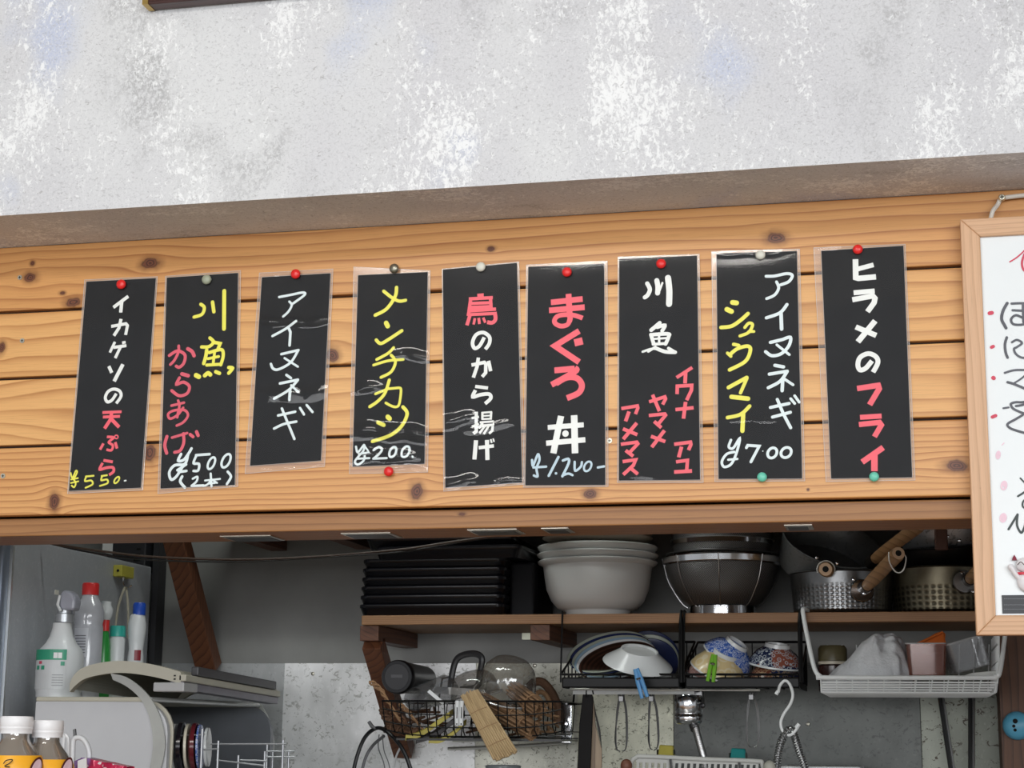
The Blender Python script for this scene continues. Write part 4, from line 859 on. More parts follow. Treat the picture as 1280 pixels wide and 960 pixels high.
# ---- black wire baskets hanging under the shelf
BSK = {}
def black_basket(label, x0, x1, right_strap):
    YF_, YB_ = 3.275, 3.50
    f0, f1 = at(x0+2, 843, YF_), at(x1-2, 842, YF_); b0_, b1_ = at(x0+4, 860, YF_), at(x1-4, 858, YF_)
    k0, k1 = at(x0+14, 803, YB_), at(x1-2, 802, YB_); zb_ = b0_.z
    t = thing('wire_basket', label, 'basket', ((f0.x+f1.x)/2, (YF_+YB_)/2, zb_), 'black wire baskets under the shelf')
    XB0, XB1 = f0.x, f1.x
    zr = f0.z; zk = k0.z
    MB().tube([(XB0, YF_, zr), (XB1, YF_, zr)], .0022, 8).build('front_rail', BLACKW, t)
    MB().tube([(XB0, YB_, zk), (XB1, YB_, zk)], .0026, 8).build('back_rail', BLACKW, t)
    pts = [(XB0+.008, YF_, zb_+.010), (XB1-.008, YF_, zb_+.010), (XB1-.002, YF_+.008, zb_+.010), (XB1-.002, YB_, zb_+.010), (XB0+.002, YB_, zb_+.010), (XB0+.002, YF_+.008, zb_+.010)]
    MB().box((XB0+.002, YF_-.002, zb_), (XB1-.002, YF_+.004, zb_+.020)).build('front_band', BLACKW, t, bevel=.003)
    for X in (XB0+.002, XB1-.006): MB().box((X, YF_+.004, zb_), (X+.004, YB_, zb_+.016)).build('side_band', BLACKW, t)
    n = 7
    for k in range(n):
        X = XB0+(XB1-XB0)*(k+.5)/n; MB().tube([(X, YF_, zr), (X, YF_+.001, zb_+.012)], .0014, 6).build('front_wire', BLACKW, t)
        MB().tube([(X, YB_, zk), (X, YB_-.006, zb_+.004), (X, YF_+.01, zb_+.004)], .0013, 6).build('bottom_wire', BLACKW, t)
    for k in range(5):
        u = (k+1)/6; Y = YF_+(YB_-YF_)*u; zz = zr+(zk-zr)*u
        for X in (XB0, XB1): MB().tube([(X, Y, zz), (X, Y, zb_+.01)], .0014, 6).build('side_wire', BLACKW, t)
    for X in (XB0, XB1): MB().tube([(X, YF_, zr), (X, YB_, zk)], .0022, 8).build('side_rail', BLACKW, t)
    # hangers hooked over the front of the shelf
    for X, wd in ((XB0, .0018), (XB1, .0045)):
        MB().tube([(X, YF_, zb_+.01), (X, YF_, zr), (X, 3.287, ZSB+.0), (X, 3.290, ZS+.004), (X, 3.318, ZS+.004)], [wd, wd, wd, .0022, .0018], 8).build('hanger', BLACKW, t)
    return t, XB0, XB1, zb_
bk1, B0, B1, ZB1 = black_basket('black wire basket of plates under the shelf', 699, 853, True)
bk2, B2, B3, ZB2 = black_basket('black wire basket of patterned bowls under the shelf', 853, 1003, True)
# plates
def dish(label, name, cat, px, py, Y, r, nrm, m, prof=None, grp=None, rim=None, footm=None):
    c = at(px, py, Y); t = thing(name, label, cat, c, grp); R = align(nrm)
    pr = prof or [(.0001, -.0), (.55, .0), (.56, -.05), (.60, -.05), (.62, .02), (.97, .20), (1.0, .235), (.97, .245), (.6, .07), (.0001, .05)]
    MB().lathe([(a*r, b*r) for a, b in pr], c, 48, R, False).build('plate_body' if cat == 'plate' else 'bowl_body', m, t, smooth=True)
    if rim: MB().lathe([(pr[-4][0]*r*.985, pr[-4][1]*r), (pr[-4][0]*r*1.008, pr[-4][1]*r+.0002), (pr[-4][0]*r*.985, pr[-4][1]*r+.0014)], c, 48, R, False).build('rim_line', rim, t, smooth=True)
    return t
def m_rings(name, c1, c2, n=30, r=.3):
    t = NT(name); d = t.vm('LENGTH', t.co); f = t.math('FRACT', t.math('MULTIPLY', d, n)); return t.set(t.mix(t.smooth(f, .35, .5), c1, c2), r)
DW = mat('dish white', (.66, .68, .68), .2, var=.05); DG = mat('dish grey green', (.35, .38, .32), .3); DB = mat('dish navy', (.02, .03, .09), .22, var=.3); DK = m_rings('brown striped dish', (.05, .022, .015), (.015, .008, .006), 120)
DBL = mat('dish pale blue', (.25, .36, .46), .3)
gp = 'plates in the black wire basket'
nL = (-.30, -.42, .86)
# upside-down: normal points away from the face, so profile is inverted (rim below)
INVP = [(.0001, .25), (.52, .25), (.53, .31), (.57, .31), (.60, .24), (.97, .03), (1.0, 0), (.97, -.012), (.6, .2), (.0001, .21)]
nL = (-.12, -.52, .85)
for k, (m, lab) in enumerate(((DK, 'brown striped plate, frontmost of the leaning stack at the left of the basket'), (DW, 'white plate just behind the brown striped plate'), (DBL, 'pale blue plate, third of the leaning stack'),
      (DG, 'grey green plate, fourth of the leaning stack'), (DB, 'navy plate, fifth of the leaning stack'), (DG, 'grey green plate at the very back of the leaning stack'))):
    dish(lab, 'plate', 'plate', 775-2.4*k, 836.5-2.3*k, 3.352+.0085*k, (50+.6*k)*1.54e-3, nL, m, None, gp)
for k, (px, py, m, lab) in enumerate(((811, 826, DB, 'navy plate standing upright at the back right of the basket'), (812, 829, DG, 'grey green plate standing before the upright navy plate'), (813, 832, DB, 'second navy plate behind the white upturned plate'))):
    dish(lab, 'plate', 'plate', px, py, 3.452-.014*k, (38-k*2)*1.58e-3, (.12, -.88, .46), m, None, gp)
dish('white plate turned upside down on top of the plates, foot ring showing', 'plate', 'plate', 797, 830, 3.312, 43.5*1.53e-3, (.20, -.33, .93), DW, [(.0001, .36), (.46, .36), (.49, .42), (.53, .42), (.56, .35), (.97, .04), (1.0, 0), (.97, -.015), (.55, .3), (.0001, .31)], gp)
dish('small white plate under the upturned plate at the basket corner', 'plate', 'plate', 814, 845, 3.34, 34*1.53e-3, (.16, -.2, .96), DW, INVP, gp)
# bowls
def m_floral(name, base, petal, n=70, amt=.6, alt=None):
    t = NT(name); v = t.n('ShaderNodeTexVoronoi'); t.link(t.co, v.inputs['Vector']); v.inputs['Scale'].default_value = n
    d = v.outputs['Distance']; f = t.math('MULTIPLY', t.smooth(d, .32, .40), t.smooth(d, .56, .48)); f = t.math('MAXIMUM', f, t.smooth(d, .14, .08))
    if alt: base = t.mix(t.smooth(t.noise(1, None, 1, .5, (16, 16, 16)), .53, .56), base, alt)
    c = t.mix(t.math('MULTIPLY', f, amt), base, petal)
    return t.set(c, .2)
CUP = [(.0001, .66), (.36, .66), (.38, .78), (.44, .78), (.46, .66), (.72, .50), (.92, .22), (1.0, 0), (.965, -.01), (.88, .2), (.68, .44), (.0001, .60)]
gb = 'upturned rice bowls in the black wire basket'
u_ = 1.53e-3
BF = m_floral('blue floral glaze', (.05, .12, .42), (.62, .68, .78), 210, .8); CR_ = m_floral('cream glaze', (.66, .52, .28), (.75, .70, .55), 50, .5); PK = m_floral('pink blossom glaze', (.36, .20, .18), (.6, .42, .38), 110, .6)
NV = m_floral('navy blossom glaze', (.012, .02, .06), (.42, .46, .5), 130, .9, (.24, .075, .05)); NR = m_floral('red and tan glaze', (.18, .055, .035), (.50, .36, .20), 140, .8, (.02, .03, .08))
nb = (.36, -.28, .88)
def rbowl(label, px, py, Y, r, n_, m):
    t = dish(label, 'rice_bowl', 'bowl', px, py, Y, r, n_, m, CUP, gb); c = at(px, py, Y); R = align(n_)
    MB().lathe([(.36*r, .67*r), (.375*r, .795*r), (.445*r, .795*r), (.465*r, .66*r)], c, 40, R, False).build('foot', DW, t, smooth=True)
    MB().lathe([(.955*r, .01*r), (.98*r, -.03*r), (1.012*r, -.01*r), (1.005*r, .05*r)], c, 44, R, False).build('rim', DW, t, smooth=True)
    return t
rbowl('white bowl lying lowest at the left of the bowl basket', 893, 852, 3.34, 32*u_, (.04, -.12, 1), DW)
rbowl('pink blossom bowl between white and cream bowls', 890, 846, 3.335, 31*u_, (.2, -.2, .95), PK)
cb = rbowl('cream bowl with a cat drawing, under the blue floral bowl', 897, 841, 3.325, 35.5*u_, (.42, -.26, .87), CR_)
rbowl('blue and white floral bowl, topmost of the left bowls, tilted', 908, 824, 3.345, 33*u_, (.58, -.22, .78), BF)
rbowl('red and tan patterned bowl under the navy blossom bowl', 969, 850, 3.36, 33*u_, (.05, -.13, 1), NR)
rbowl('navy blossom bowl with white foot on the right of the basket', 969, 832, 3.36, 34*u_, (.14, -.16, .98), NV)
mb = MB()
for ex in (878, 884): pass
# clothes pegs
def peg(label, a, b, Y, m, w_=.008):
    A, Bp = at(*a, Y), at(*b, Y); t = thing('clothes_peg', label, 'clothes peg', (A+Bp)/2, None); d = (Bp-A)
    side = d.cross(Vector((0, 1, 0))).normalized()
    for s in (-1, 1):
        MB().tube([A+side*s*.0022, A+d*.45+side*s*.004, Bp+side*s*.0052], [.0034, .0042, .0034], 8).build('peg_arm', m, t, smooth=True)
    MB().tube([A+d*.35+Vector((0, -.005, 0))-side*.004, A+d*.35+Vector((0, -.005, 0))+side*.004], .0028, 10).build('spring', CHROME, t)
peg('blue clothes peg clipped on the plate basket', (795, 836), (806, 872), 3.232, mat('blue translucent plastic', (.10, .30, .58), .3))
peg('green clothes peg clipped on the bowl basket', (893, 818), (888, 852), 3.262, mat('green translucent plastic', (.16, .42, .02), .3))

# ---- white wire basket at the right
WW = mat('white coated wire', (.84, .86, .85), .35, var=.04)
YF_, YB_ = 3.22, 3.52
wl, wr_ = at(1023, 847, YF_), at(1249, 847, YF_); zrl = wl.z; wb0 = at(1026, 865, YF_).z
wbk = thing('wire_basket', 'white wire basket under the shelf holding cloth and plastic boxes', 'basket', ((wl.x+wr_.x)/2, 3.37, wb0))
topz = ZS+.004; T0 = at(1004, 767, 3.29); T1 = at(1256, 775, 3.29)
MB().tube(catmull([(T0.x+.006, 3.325, ZS+.0045), (T0.x, 3.292, ZS+.0045), (T0.x+.001, 3.286, ZS-.01), at(1010, 800, 3.26), at(1018, 835, 3.23), (wl.x+.004, YF_, zrl+.002), (wl.x+.02, YF_, zrl), (wr_.x-.03, YF_, zrl), (wr_.x-.008, YF_, zrl+.002), (wr_.x+.002, YF_, zrl+.012), (T1.x, 3.27, zrl+.09), (T1.x, 3.286, ZS-.01), (T1.x, 3.292, ZS+.0045), (T1.x-.005, 3.325, ZS+.0045)], 6), .0042, 10).build('frame_rod', WW, wbk, smooth=True)
X0, X1 = wl.x+.004, wr_.x-.002
for k in range(5):
    z = zrl-.004-(zrl-wb0-.004)*(k+1)/5.0; MB().tube([(X0+.002, YF_+.002*k, z), (X1-.006*k*.6, YF_+.002*k, z)], .0017, 6).build('front_wire', WW, wbk)
for k in range(12):
    X = X0+(X1-X0)*k/11; MB().tube([(X, YF_-.001, zrl), (X-.0006*k, YF_+.010, wb0), (X-.0006*k, YB_, wb0), (X, YB_, ZSB-.03)], .0013, 6).build('cross_wire', WW, wbk)
for k in range(9):
    Y = YF_+.02+(YB_-YF_-.02)*k/8; MB().tube([(X0+.002, Y, wb0-.001), (X1-.008, Y, wb0-.001)], .0015, 6).build('bottom_wire', WW, wbk)
for k in range(7):
    Y = YF_+.018+(YB_-YF_-.018)*k/6; MB().tube([(X1-.004, Y, wb0), (X1+.002, Y, zrl+.01), (X1+.006, Y, ZSB-.02)], .0020, 6).build('side_wire', WW, wbk)
for z in (zrl+.03, zrl+.06): MB().tube([(X1+.003, YF_+.01, z), (X1+.003, YB_, z)], .0017, 6).build('side_rail', WW, wbk)
# contents
def cloth(name, label, pts, Y0, dep, m):
    pass
TOW = mat('grey towel cloth', (.64, .65, .67), .95, var=.12, scale=60, bump=.8)
tw = at(1092, 850, 3.34); s_ = mpp(1092, 830, 3.34)
mb = MB(); nu, nv = 44, 30
prof_t = [(1027, 850), (1035, 843), (1048, 832), (1060, 824), (1070, 812), (1080, 800), (1092, 794), (1105, 795), (1118, 793), (1126, 799), (1130, 810), (1134, 828), (1138, 850)]
def top_at(x):
    for i in range(len(prof_t)-1):
        if prof_t[i][0] <= x <= prof_t[i+1][0]:
            u = (x-prof_t[i][0])/(prof_t[i+1][0]-prof_t[i][0]); return prof_t[i][1]*(1-u)+prof_t[i+1][1]*u
    return 850
from mathutils import noise as mn
zbot = wb0+.002
for i in range(nu+1):
    x = 1027+111*i/nu; ty = top_at(x); ctop = at(x, ty, 3.33).z
    for j in range(nv+1):
        v = j/nv; a = v*PI
        hgt = max(.002, ctop-zbot); dY = .075*math.sqrt(max(.02, hgt/.1))
        y = 3.335-dY*math.cos(a)*(.9); z = zbot+hgt*math.sin(a)**.7
        q = Vector((at(x, 830, 3.335).x, y, z)); n1 = mn.noise(q*22)*.016+mn.noise(q*55)*.010+mn.noise(q*120)*.004
        fold = .006*math.sin((x-1100)*.28+j*.25)*(1 if x > 1096 else .25)
        mb.v.append(q+Vector((n1*.5, -(n1+fold)*math.sin(a), n1*.6*math.sin(a))))
for i in range(nu):
    for j in range(nv):
        mb.f.append([i*(nv+1)+j, i*(nv+1)+j+1, (i+1)*(nv+1)+j+1, (i+1)*(nv+1)+j])
tag(mb.build('towel', TOW, smooth=True, sub=1), 'crumpled grey white cloth heaped in the white basket', 'cloth')
jr = thing('jar', 'dark jar with olive cap at the left of the white basket', 'jar', (at(1041, 850, 3.36).x, 3.36, wb0+.002))
jc = at(1041, 830, 3.36); s_ = mpp(1041, 830, 3.36)
MB().lathe([(16*s_, wb0+.002), (18*s_, wb0+.006), (18*s_, at(0, 832, 3.36).z*0+jc.z-.004), (15*s_, jc.z)], (jc.x, 3.36, 0), 32).build('jar_body', mat('dark brown jar', (.03, .012, .01), .2), jr, smooth=True)
MB().lathe([(18.5*s_, jc.z-.001), (18.5*s_, jc.z+.004), (16*s_, jc.z+.005)], (jc.x, 3.36, 0), 32).build('cap_ring', mat('cream ring', (.5, .45, .36), .4), jr, smooth=True)
MB().lathe([(18*s_, jc.z+.005), (18*s_, jc.z+.028), (15*s_, jc.z+.034), (.0001, jc.z+.034)], (jc.x, 3.36, 0), 32).build('cap', mat('olive cap', (.09, .075, .035), .4), jr, smooth=True)
def clear_box(label, cx, w_px, y0, y1, Y, rot, m, grp, rimm, tiltx=0, d=.075):
    c = at(cx, y0, Y); s_ = mpp(cx, y0, Y); W_, H_ = w_px*s_, (y0-y1)*s_
    t = thing('plastic_box', label, 'container', c, grp); R = Matrix.Rotation(rot, 3, 'Z') @ Matrix.Rotation(tiltx, 3, 'Y')
    def lp(in_, z, n=4, r=.008):
        P = []; X, Yh = W_/2-in_, d/2-in_
        for cx_, cy_, a0 in ((X-r, -Yh+r, -PI/2), (X-r, Yh-r, 0), (-X+r, Yh-r, PI/2), (-X+r, -Yh+r, PI)):
            for k in range(n): a = a0+k*PI/2/(n-1); P.append(c+R@Vector((cx_+r*math.cos(a), cy_+r*math.sin(a), z)))
        return P
    mb = MB(); n = 16; pr = [(.006, 0), (.003, .002), (0, H_), (.0016, H_), (.0045, .003)]
    for i_, z in pr: mb.v += lp(i_, z)
    for i in range(len(pr)-1):
        for k in range(n): mb.f.append([i*n+k, i*n+(k+1)%n, (i+1)*n+(k+1)%n, (i+1)*n+k])
    mb.f.append(list(range(n))[::-1]); b = (len(pr)-1)*n; mb.f.append([b+k for k in range(n)])
    mb.build('box_body', m, t, smooth=True)
    MB().tube(lp(-.0008, H_), .0014, 6, closed=True).build('box_rim', rimm, t, smooth=True)
    return t, c, R, W_, H_
ORG = mat('orange plastic lid', (.72, .17, .03), .4)
RIMW = clear_mat('clear rim', (.85, .86, .86), .2, .15, .1, .5)
t, c, R, W_, H_ = clear_box('clear plastic box with reddish contents in the white basket', 1159, 49, 848, 806, 3.32, 0, clear_mat('brownish clear plastic', (.50, .15, .07), .06, .12, .35, .2), 'clear boxes in the white basket', RIMW)
MB().box(c+Vector((-W_/2+.006, -.02, .004)), c+Vector((W_/2-.006, .02, H_*.75))).build('contents', mat('dark red contents', (.12, .035, .022), .6, bump=.5), t, bevel=.004)
ol = thing('box_lid', 'orange plastic lid propped behind the reddish clear box', 'lid', at(1163, 806, 3.35))
MB().slab([at(1144, 806, 3.36), at(1181, 806, 3.36), at(1182, 792, 3.37), at(1178, 789, 3.37), at(1170, 791, 3.37)], .006).build('lid_plate', ORG, ol, bevel=.002)
MB().tube([at(1146, 805, 3.352), at(1178, 790, 3.362), at(1182, 806, 3.352)], .0022, 8).build('lid_edge', ORG, ol)
t, c, R, W_, H_ = clear_box('tilted empty clear plastic box at the right of the white basket', 1213, 50, 838, 800, 3.34, .2, CLEAR, 'clear boxes in the white basket', RIMW, -.28)
t2 = thing('paper_pack', 'flat white packet under the tilted clear box', 'packet', at(1225, 847, 3.32)); MB().hexa([at(1194, 848, 3.30), at(1248, 848, 3.30), at(1246, 838, 3.30), at(1215, 841, 3.30)], [p+Vector((0, .08, 0)) for p in (at(1194, 848, 3.30), at(1248, 848, 3.30), at(1246, 838, 3.30), at(1215, 841, 3.30))]).build('packet_body', mat('white packet', (.62, .63, .60), .6), t2, bevel=.002)
# ================================================================= HANGING BASKET LEFT OF THE PLATES
YA, YBk = 3.24, 3.46
L0_, R0_ = at(478, 877, YA), at(702, 876, YA); zt = (L0_.z+R0_.z)/2; zbm = at(590, 922, YA).z
hb_ = thing('wire_basket', 'black open wire basket crammed with skewers and lids left of the plate basket', 'basket', ((L0_.x+R0_.x)/2, 3.35, zbm))
XL_, XR_ = L0_.x, R0_.x
MB().tube([(XL_, YA, zt), (XR_, YA, zt), (XR_, YBk, zt), (XL_, YBk, zt)], .0019, 8, closed=True).build('top_rail', BLACKW, hb_)
def sag(u): return zbm+.012*(abs(2*u-1)**4)
for k in range(21):
    u = k/20; X = XL_+(XR_-XL_)*u; MB().tube([(X, YA, zt), (X+.002*(1-2*u), YA+.012, sag(u)+.012), (X, YA+.03, sag(u)), (X, YBk-.02, sag(u)), (X, YBk, zt)], .0012, 6).build('cross_wire', BLACKW, hb_)
for j, (dz, yy) in enumerate(((.045, .004), (.022, .010), (.006, .022))):
    MB().tube([(XL_+(XR_-XL_)*k/16, YA+yy, sag(k/16)+dz-.004) for k in range(17)], .0013, 6).build('long_wire', BLACKW, hb_)
for Y in (YA+.07, YA+.12, YA+.17): MB().tube([(XL_, Y, zbm), (XR_, Y, zbm)], .0013, 6).build('long_wire', BLACKW, hb_)
MB().box((XL_+.02, YA+.03, zbm-.006), (XR_-.005, YBk-.03, zbm-.002)).build('drip_tray', mat('dark drip tray', (.02, .02, .02), .4), hb_)
MB().tube([(XL_-.02, YA+.15, zt+.033), (XL_+.06, YA+.15, zt+.033)], .003, 8).build('hook_bar', BLACKW, hb_)
for X in (XL_+.05, XR_-.02): MB().tube([(X, YBk, zt), (X, YBk+.03, zt+.05), (X, YK-.012, zt+.06)], .002, 6).build('wall_hook', BLACKW, hb_)
# light rail under it with chrome bracket at the right end
rr = thing('wall_rack', 'pale metal rack bar with chrome bracket beneath the skewer basket', 'rack', at(640, 930, 3.5))
MB().tube([at(560, 936, 3.48), at(640, 933, 3.48), at(718, 928, 3.48)], .0035, 8).build('rack_bar', mat('pale metal', (.6, .6, .56), .35, .8), rr, smooth=True)
MB().tube([at(566, 926, 3.56), at(700, 922, 3.56)], .003, 8).build('rack_bar', bpy.data.materials['pale metal'], rr, smooth=True)
a, b = at(702, 880, 3.46), at(716, 930, 3.46); MB().box((a.x, 3.45, b.z), (b.x, 3.47, a.z)).build('bracket', CHROME, rr, bevel=.003)
p = at(706, 905, 3.445); MB().lathe([(.0001, .004), (.006, .003), (.008, 0), (.008, -.004)], p, 16, Matrix.Rotation(PI/2, 3, 'X')).build('bracket_nut', CHROME, rr, smooth=True)
p = at(707, 880, 3.445); MB().lathe([(.0001, .003), (.004, .002), (.005, 0), (.005, -.004)], p, 16, Matrix.Rotation(PI/2, 3, 'X')).build('bracket_nut', DSTEEL, rr, smooth=True)
# contents of this basket
bc = thing('tumbler', 'black plastic tumbler lying with its base towards the room in the skewer basket', 'tumbler', at(496, 846, 3.27), 'things in the skewer basket')
P0 = at(496, 846, 3.26); P1 = at(530, 850, 3.42); d = (P1-P0)
MB().tube([P0, P0+d*.02, P0+d*.1, P0+d*.14, P1-d*.02, P1], [.030, .0322, .0325, .0305, .027, .026], 36).build('tumbler_body', BLACKP, bc, smooth=True)
MB().tube([P0-d*.004, P0+d*.002], [.024, .024], 36).build('base_disc', mat('black rubber', (.022, .022, .025), .5), bc)
MB().box(P0+Vector((-.011, -.0015, -.002)), P0+Vector((.011, .0005, .004))).build('faint_stamp', mat('dark grey stamp', (.05, .05, .055), .5), bc)
for k, (a, b, lab) in enumerate((((533, 868), (560, 846), 'smoky clear tumbler lying beside the black tumbler'),)):
    t = thing('tumbler', lab, 'tumbler', at(*a, 3.3), 'things in the skewer basket'); P0, P1 = at(518, 874, 3.27), at(556, 862, 3.40); d = P1-P0
    MB().tube([P0, P0+d*.5, P1, P1+d*.02], [.022, .025, .028, .0285], 24, caps=False).build('tumbler_body', SMOKE, t, smooth=True)
    MB().slab([at(537, 862, 3.262), at(556, 878, 3.262), at(553, 881, 3.262), at(534, 865, 3.262)], .001).build('white_label', WHITEP, t)
DOM = clear_mat('clear dome plastic', (.55, .52, .48), .10, .09, .22, .06)
def dome(label, c, r, h, n_, m, ribs=True):
    t = thing('dome_lid', label, 'lid', c, 'clear dome lids in the skewer basket'); R = align(n_); mb = MB(); seg = 64; pr = [(1.06, 0), (1.0, .01), (.98, .12), (.93, .4), (.82, .7), (.6, .9), (.3, .985), (.001, 1)]
    for i, (a, b) in enumerate(pr):
        for k in range(seg):
            an = 2*PI*k/seg; rr_ = a*r*(1+(.025*math.cos(an*24) if ribs and 1 < i < 5 else 0)); mb.v.append(c+R@Vector((rr_*math.cos(an), rr_*math.sin(an), b*h)))
    for i in range(len(pr)-1):
        for k in range(seg): mb.f.append([i*seg+k, i*seg+(k+1)%seg, (i+1)*seg+(k+1)%seg, (i+1)*seg+k])
    mb.build('dome', m, t, smooth=True)
    MB().tube([c+R@Vector((r*1.07*math.cos(2*PI*k/48), r*1.07*math.sin(2*PI*k/48), 0)) for k in range(48)], .0016, 6, closed=True).build('rim', RIMW, t, smooth=True)
dome('ribbed clear dome lid, larger one on the right of the skewer basket', at(632, 868, 3.34), .058, .075, (.25, -.35, .9), DOM)
dome('clear dome lid tilted at the middle of the skewer basket', at(595, 870, 3.37), .050, .05, (-.2, -.15, .97), DOM, False)
fr_ = thing('handled_scoop', 'dark plastic loop handle standing up between the dome lids', 'scoop', at(585, 840, 3.4), 'things in the skewer basket')
MB().tube(catmull([at(562, 868, 3.40), at(566, 838, 3.40), at(573, 822, 3.40), at(590, 817, 3.40), at(602, 822, 3.40), at(600, 840, 3.40), at(596, 858, 3.40), at(576, 862, 3.40)], 5), [.0065]*36, 8).build('loop_handle', mat('dark grey plastic', (.03, .03, .032), .35), fr_, smooth=True)
MB().hexa([at(606, 862, 3.36), at(545, 858, 3.36), at(540, 866, 3.36), at(606, 872, 3.36)][::-1], [p+Vector((0, .05, .0)) for p in [at(606, 862, 3.36), at(545, 858, 3.36), at(540, 866, 3.36), at(606, 872, 3.36)]][::-1]).build('flat_blade', mat('grey blade', (.35, .34, .33), .35), fr_)
# twisted straw cords: rings
STRAW = mat('brown straw', (.30, .17, .085), .8, var=.35, scale=120, bump=.6)
DSTRAW = mat('dark straw', (.12, .06, .032), .8, var=.4, scale=120, bump=.6)
def cord_bundle(label, pts, Y, r, n, m):
    t = thing('straw_bundle', label, 'straw', at(*pts[0], Y), 'straw bundles in the skewer basket'); base = catmull([at(x, y, Y) for x, y in pts], 6)
    for k in range(n):
        ph = 2*PI*k/n; P = []
        for i, p in enumerate(base):
            a = ph+i*.9; P.append(p+Vector((math.cos(a)*r*.6, math.sin(a)*r*.6, math.sin(a*1.3)*r*.6)))
        MB().tube(P, r*.42, 5).build('strand', m, t, smooth=True)
    return t
cord_bundle('knotted straw hanging at the left end of the skewer basket', [(463, 852), (475, 862), (488, 882), (500, 900)], 3.262, .0052, 3, STRAW)
cord_bundle('twisted straw string at the left of the yellow bands', [(500, 880), (510, 890), (520, 902), (528, 910)], 3.262, .004, 3, STRAW)
cord_bundle('dark straw tuft in the left corner of the skewer basket', [(478, 885), (484, 900), (492, 908), (505, 912), (520, 914)], 3.285, .008, 4, DSTRAW)
cord_bundle('curled straw rope low at the left of the skewer basket', [(488, 900), (498, 893), (506, 903), (494, 914), (486, 908)], 3.27, .005, 3, DSTRAW)
def band(label, pts, Y, w_, m, grp):
    P = catmull([at(x, y, Y) for x, y in pts], 6); mb = MB()
    for p in P: mb.v += [p+Vector((0, 0, w_/2)), p+Vector((0, .03, w_/2+.006)), p+Vector((0, .03, -w_/2+.006)), p+Vector((0, 0, -w_/2))]
    for i in range(len(P)-1):
        for k in range(4): mb.f.append([i*4+k, (i+1)*4+k, (i+1)*4+(k+1)%4, i*4+(k+1)%4])
    mb.f += [[3, 2, 1, 0], [len(mb.v)-4+k for k in range(4)]]
    tag(mb.build('curved_band', m, bevel=.001), label, 'band', grp)
YEL = mat('yellow plastic band', (.50, .42, .075), .45, var=.2)
band('upper curved yellow band in the skewer basket', [(507, 922), (525, 918), (545, 905), (562, 893)], 3.27, .0105, YEL, 'yellow bands in the skewer basket')
band('lower curved yellow band in the skewer basket', [(536, 926), (550, 926), (566, 917), (578, 906)], 3.275, .0085, YEL, 'yellow bands in the skewer basket')
band('dark curved band between the yellow bands', [(520, 926), (545, 918), (562, 905), (576, 896)], 3.285, .011, mat('black band', (.02, .015, .015), .4), 'yellow bands in the skewer basket')
for k, (x, lab) in enumerate(((571, 'left white stick thermometer on the front of the skewer basket'), (576.5, 'right white stick thermometer on the front of the skewer basket'))):
    t = thing('stick_thermometer', lab, 'thermometer', at(x, 908, 3.225), 'white sticks on the skewer basket')
    MB().tube([at(x+.8, 876, 3.228), at(x, 892, 3.226), at(x, 907, 3.225)], .0042, 10).build('stick_body', WHITEP, t, smooth=True)
    MB().tube([at(x+.4, 884, 3.2225), at(x, 898, 3.2215)], .0009, 5).build('scale_mark', DARKHOLE, t)
    MB().lathe([(.0001, .001), (.0014, .0005)], at(x, 905, 3.2205), 8, Matrix.Rotation(PI/2, 3, 'X')).build('hole', DARKHOLE, t)
# bamboo skewers bundle slanting out of the basket
BAM = wood('bamboo', (.62, .46, .26), (.50, .35, .18), (.30, .19, .09), 200, ax=2, rough=.5, wobble=.003)
bb = thing('skewer_bundle', 'bundle of pale bamboo sticks slanting down out of the wire basket', 'skewers', at(612, 948, 3.2))
Ta, Tb = at(577, 870, 3.24), at(596, 862, 3.24); Ba, Bb = at(619, 952, 3.20), at(646, 940, 3.20)
for k in range(11):
    u = k/10; P0 = Ta.lerp(Tb, u); P1 = Ba.lerp(Bb, u); d = (P1-P0); j = random.uniform(-.03, .03)
    P0 = P0-d*random.uniform(-.015, .025); P1 = P1+d*random.uniform(-.03, .02); yy = Vector((0, .002*(k % 2), 0))
    MB().tube([P0+yy, P0.lerp(P1, .5)+yy, P1+yy], [.0021, .0022, .0023], 7).build('bamboo_stick', BAM, bb, smooth=True)
for k in range(9):
    u = (k+.5)/9; P0 = Ta.lerp(Tb, u)+Vector((0, .0055, 0)); P1 = Ba.lerp(Bb, u)+Vector((0, .0055, 0)); MB().tube([P0, P1], .0022, 6).build('bamboo_stick', BAM, bb, smooth=True)
for v in (.28, .53, .78):
    A_, B_ = Ta.lerp(Ba, v), Tb.lerp(Bb, v); e = (B_-A_)*.06; MB().tube([A_-e+Vector((0, -.001, 0)), (A_+B_)/2+Vector((0, -.0032, .001)), B_+e+Vector((0, -.001, 0)), (A_+B_)/2+Vector((0, .0095, 0))], .0007, 5, closed=True).build('binding_thread', STRAW, bb)
def roll(label, c, dirv, R_, L_, n, m, seed):
    rnd = random.Random(seed); t = thing('skewer_roll', label, 'skewers', c, 'tied brown skewer rolls'); A = align(dirv)
    for k in range(n):
        u = k/n; r = R_*(.35+.65*u); a = u*4.2*PI; q = A@Vector((r*math.cos(a), r*math.sin(a), 0)); e = A@Vector((0, 0, L_)); MB().tube([c+q+A@Vector((0, 0, rnd.uniform(-.004, .004))), c+q+e], R_*.15, 6).build('stick', m, t, smooth=True)
    MB().tube([c+A@Vector((R_*1.16*math.cos(2*PI*k/24), R_*1.16*math.sin(2*PI*k/24), L_*.25)) for k in range(24)], .0012, 5, closed=True).build('tie', STRAW, t)
BR2 = mat('brown skewer sticks', (.27, .155, .08), .65, var=.35, scale=60)
roll('rolled brown skewers, end facing out, upper right of the skewer basket', at(674, 888, 3.27), (-.6, .7, .35), .0175, .11, 26, BR2, 1)
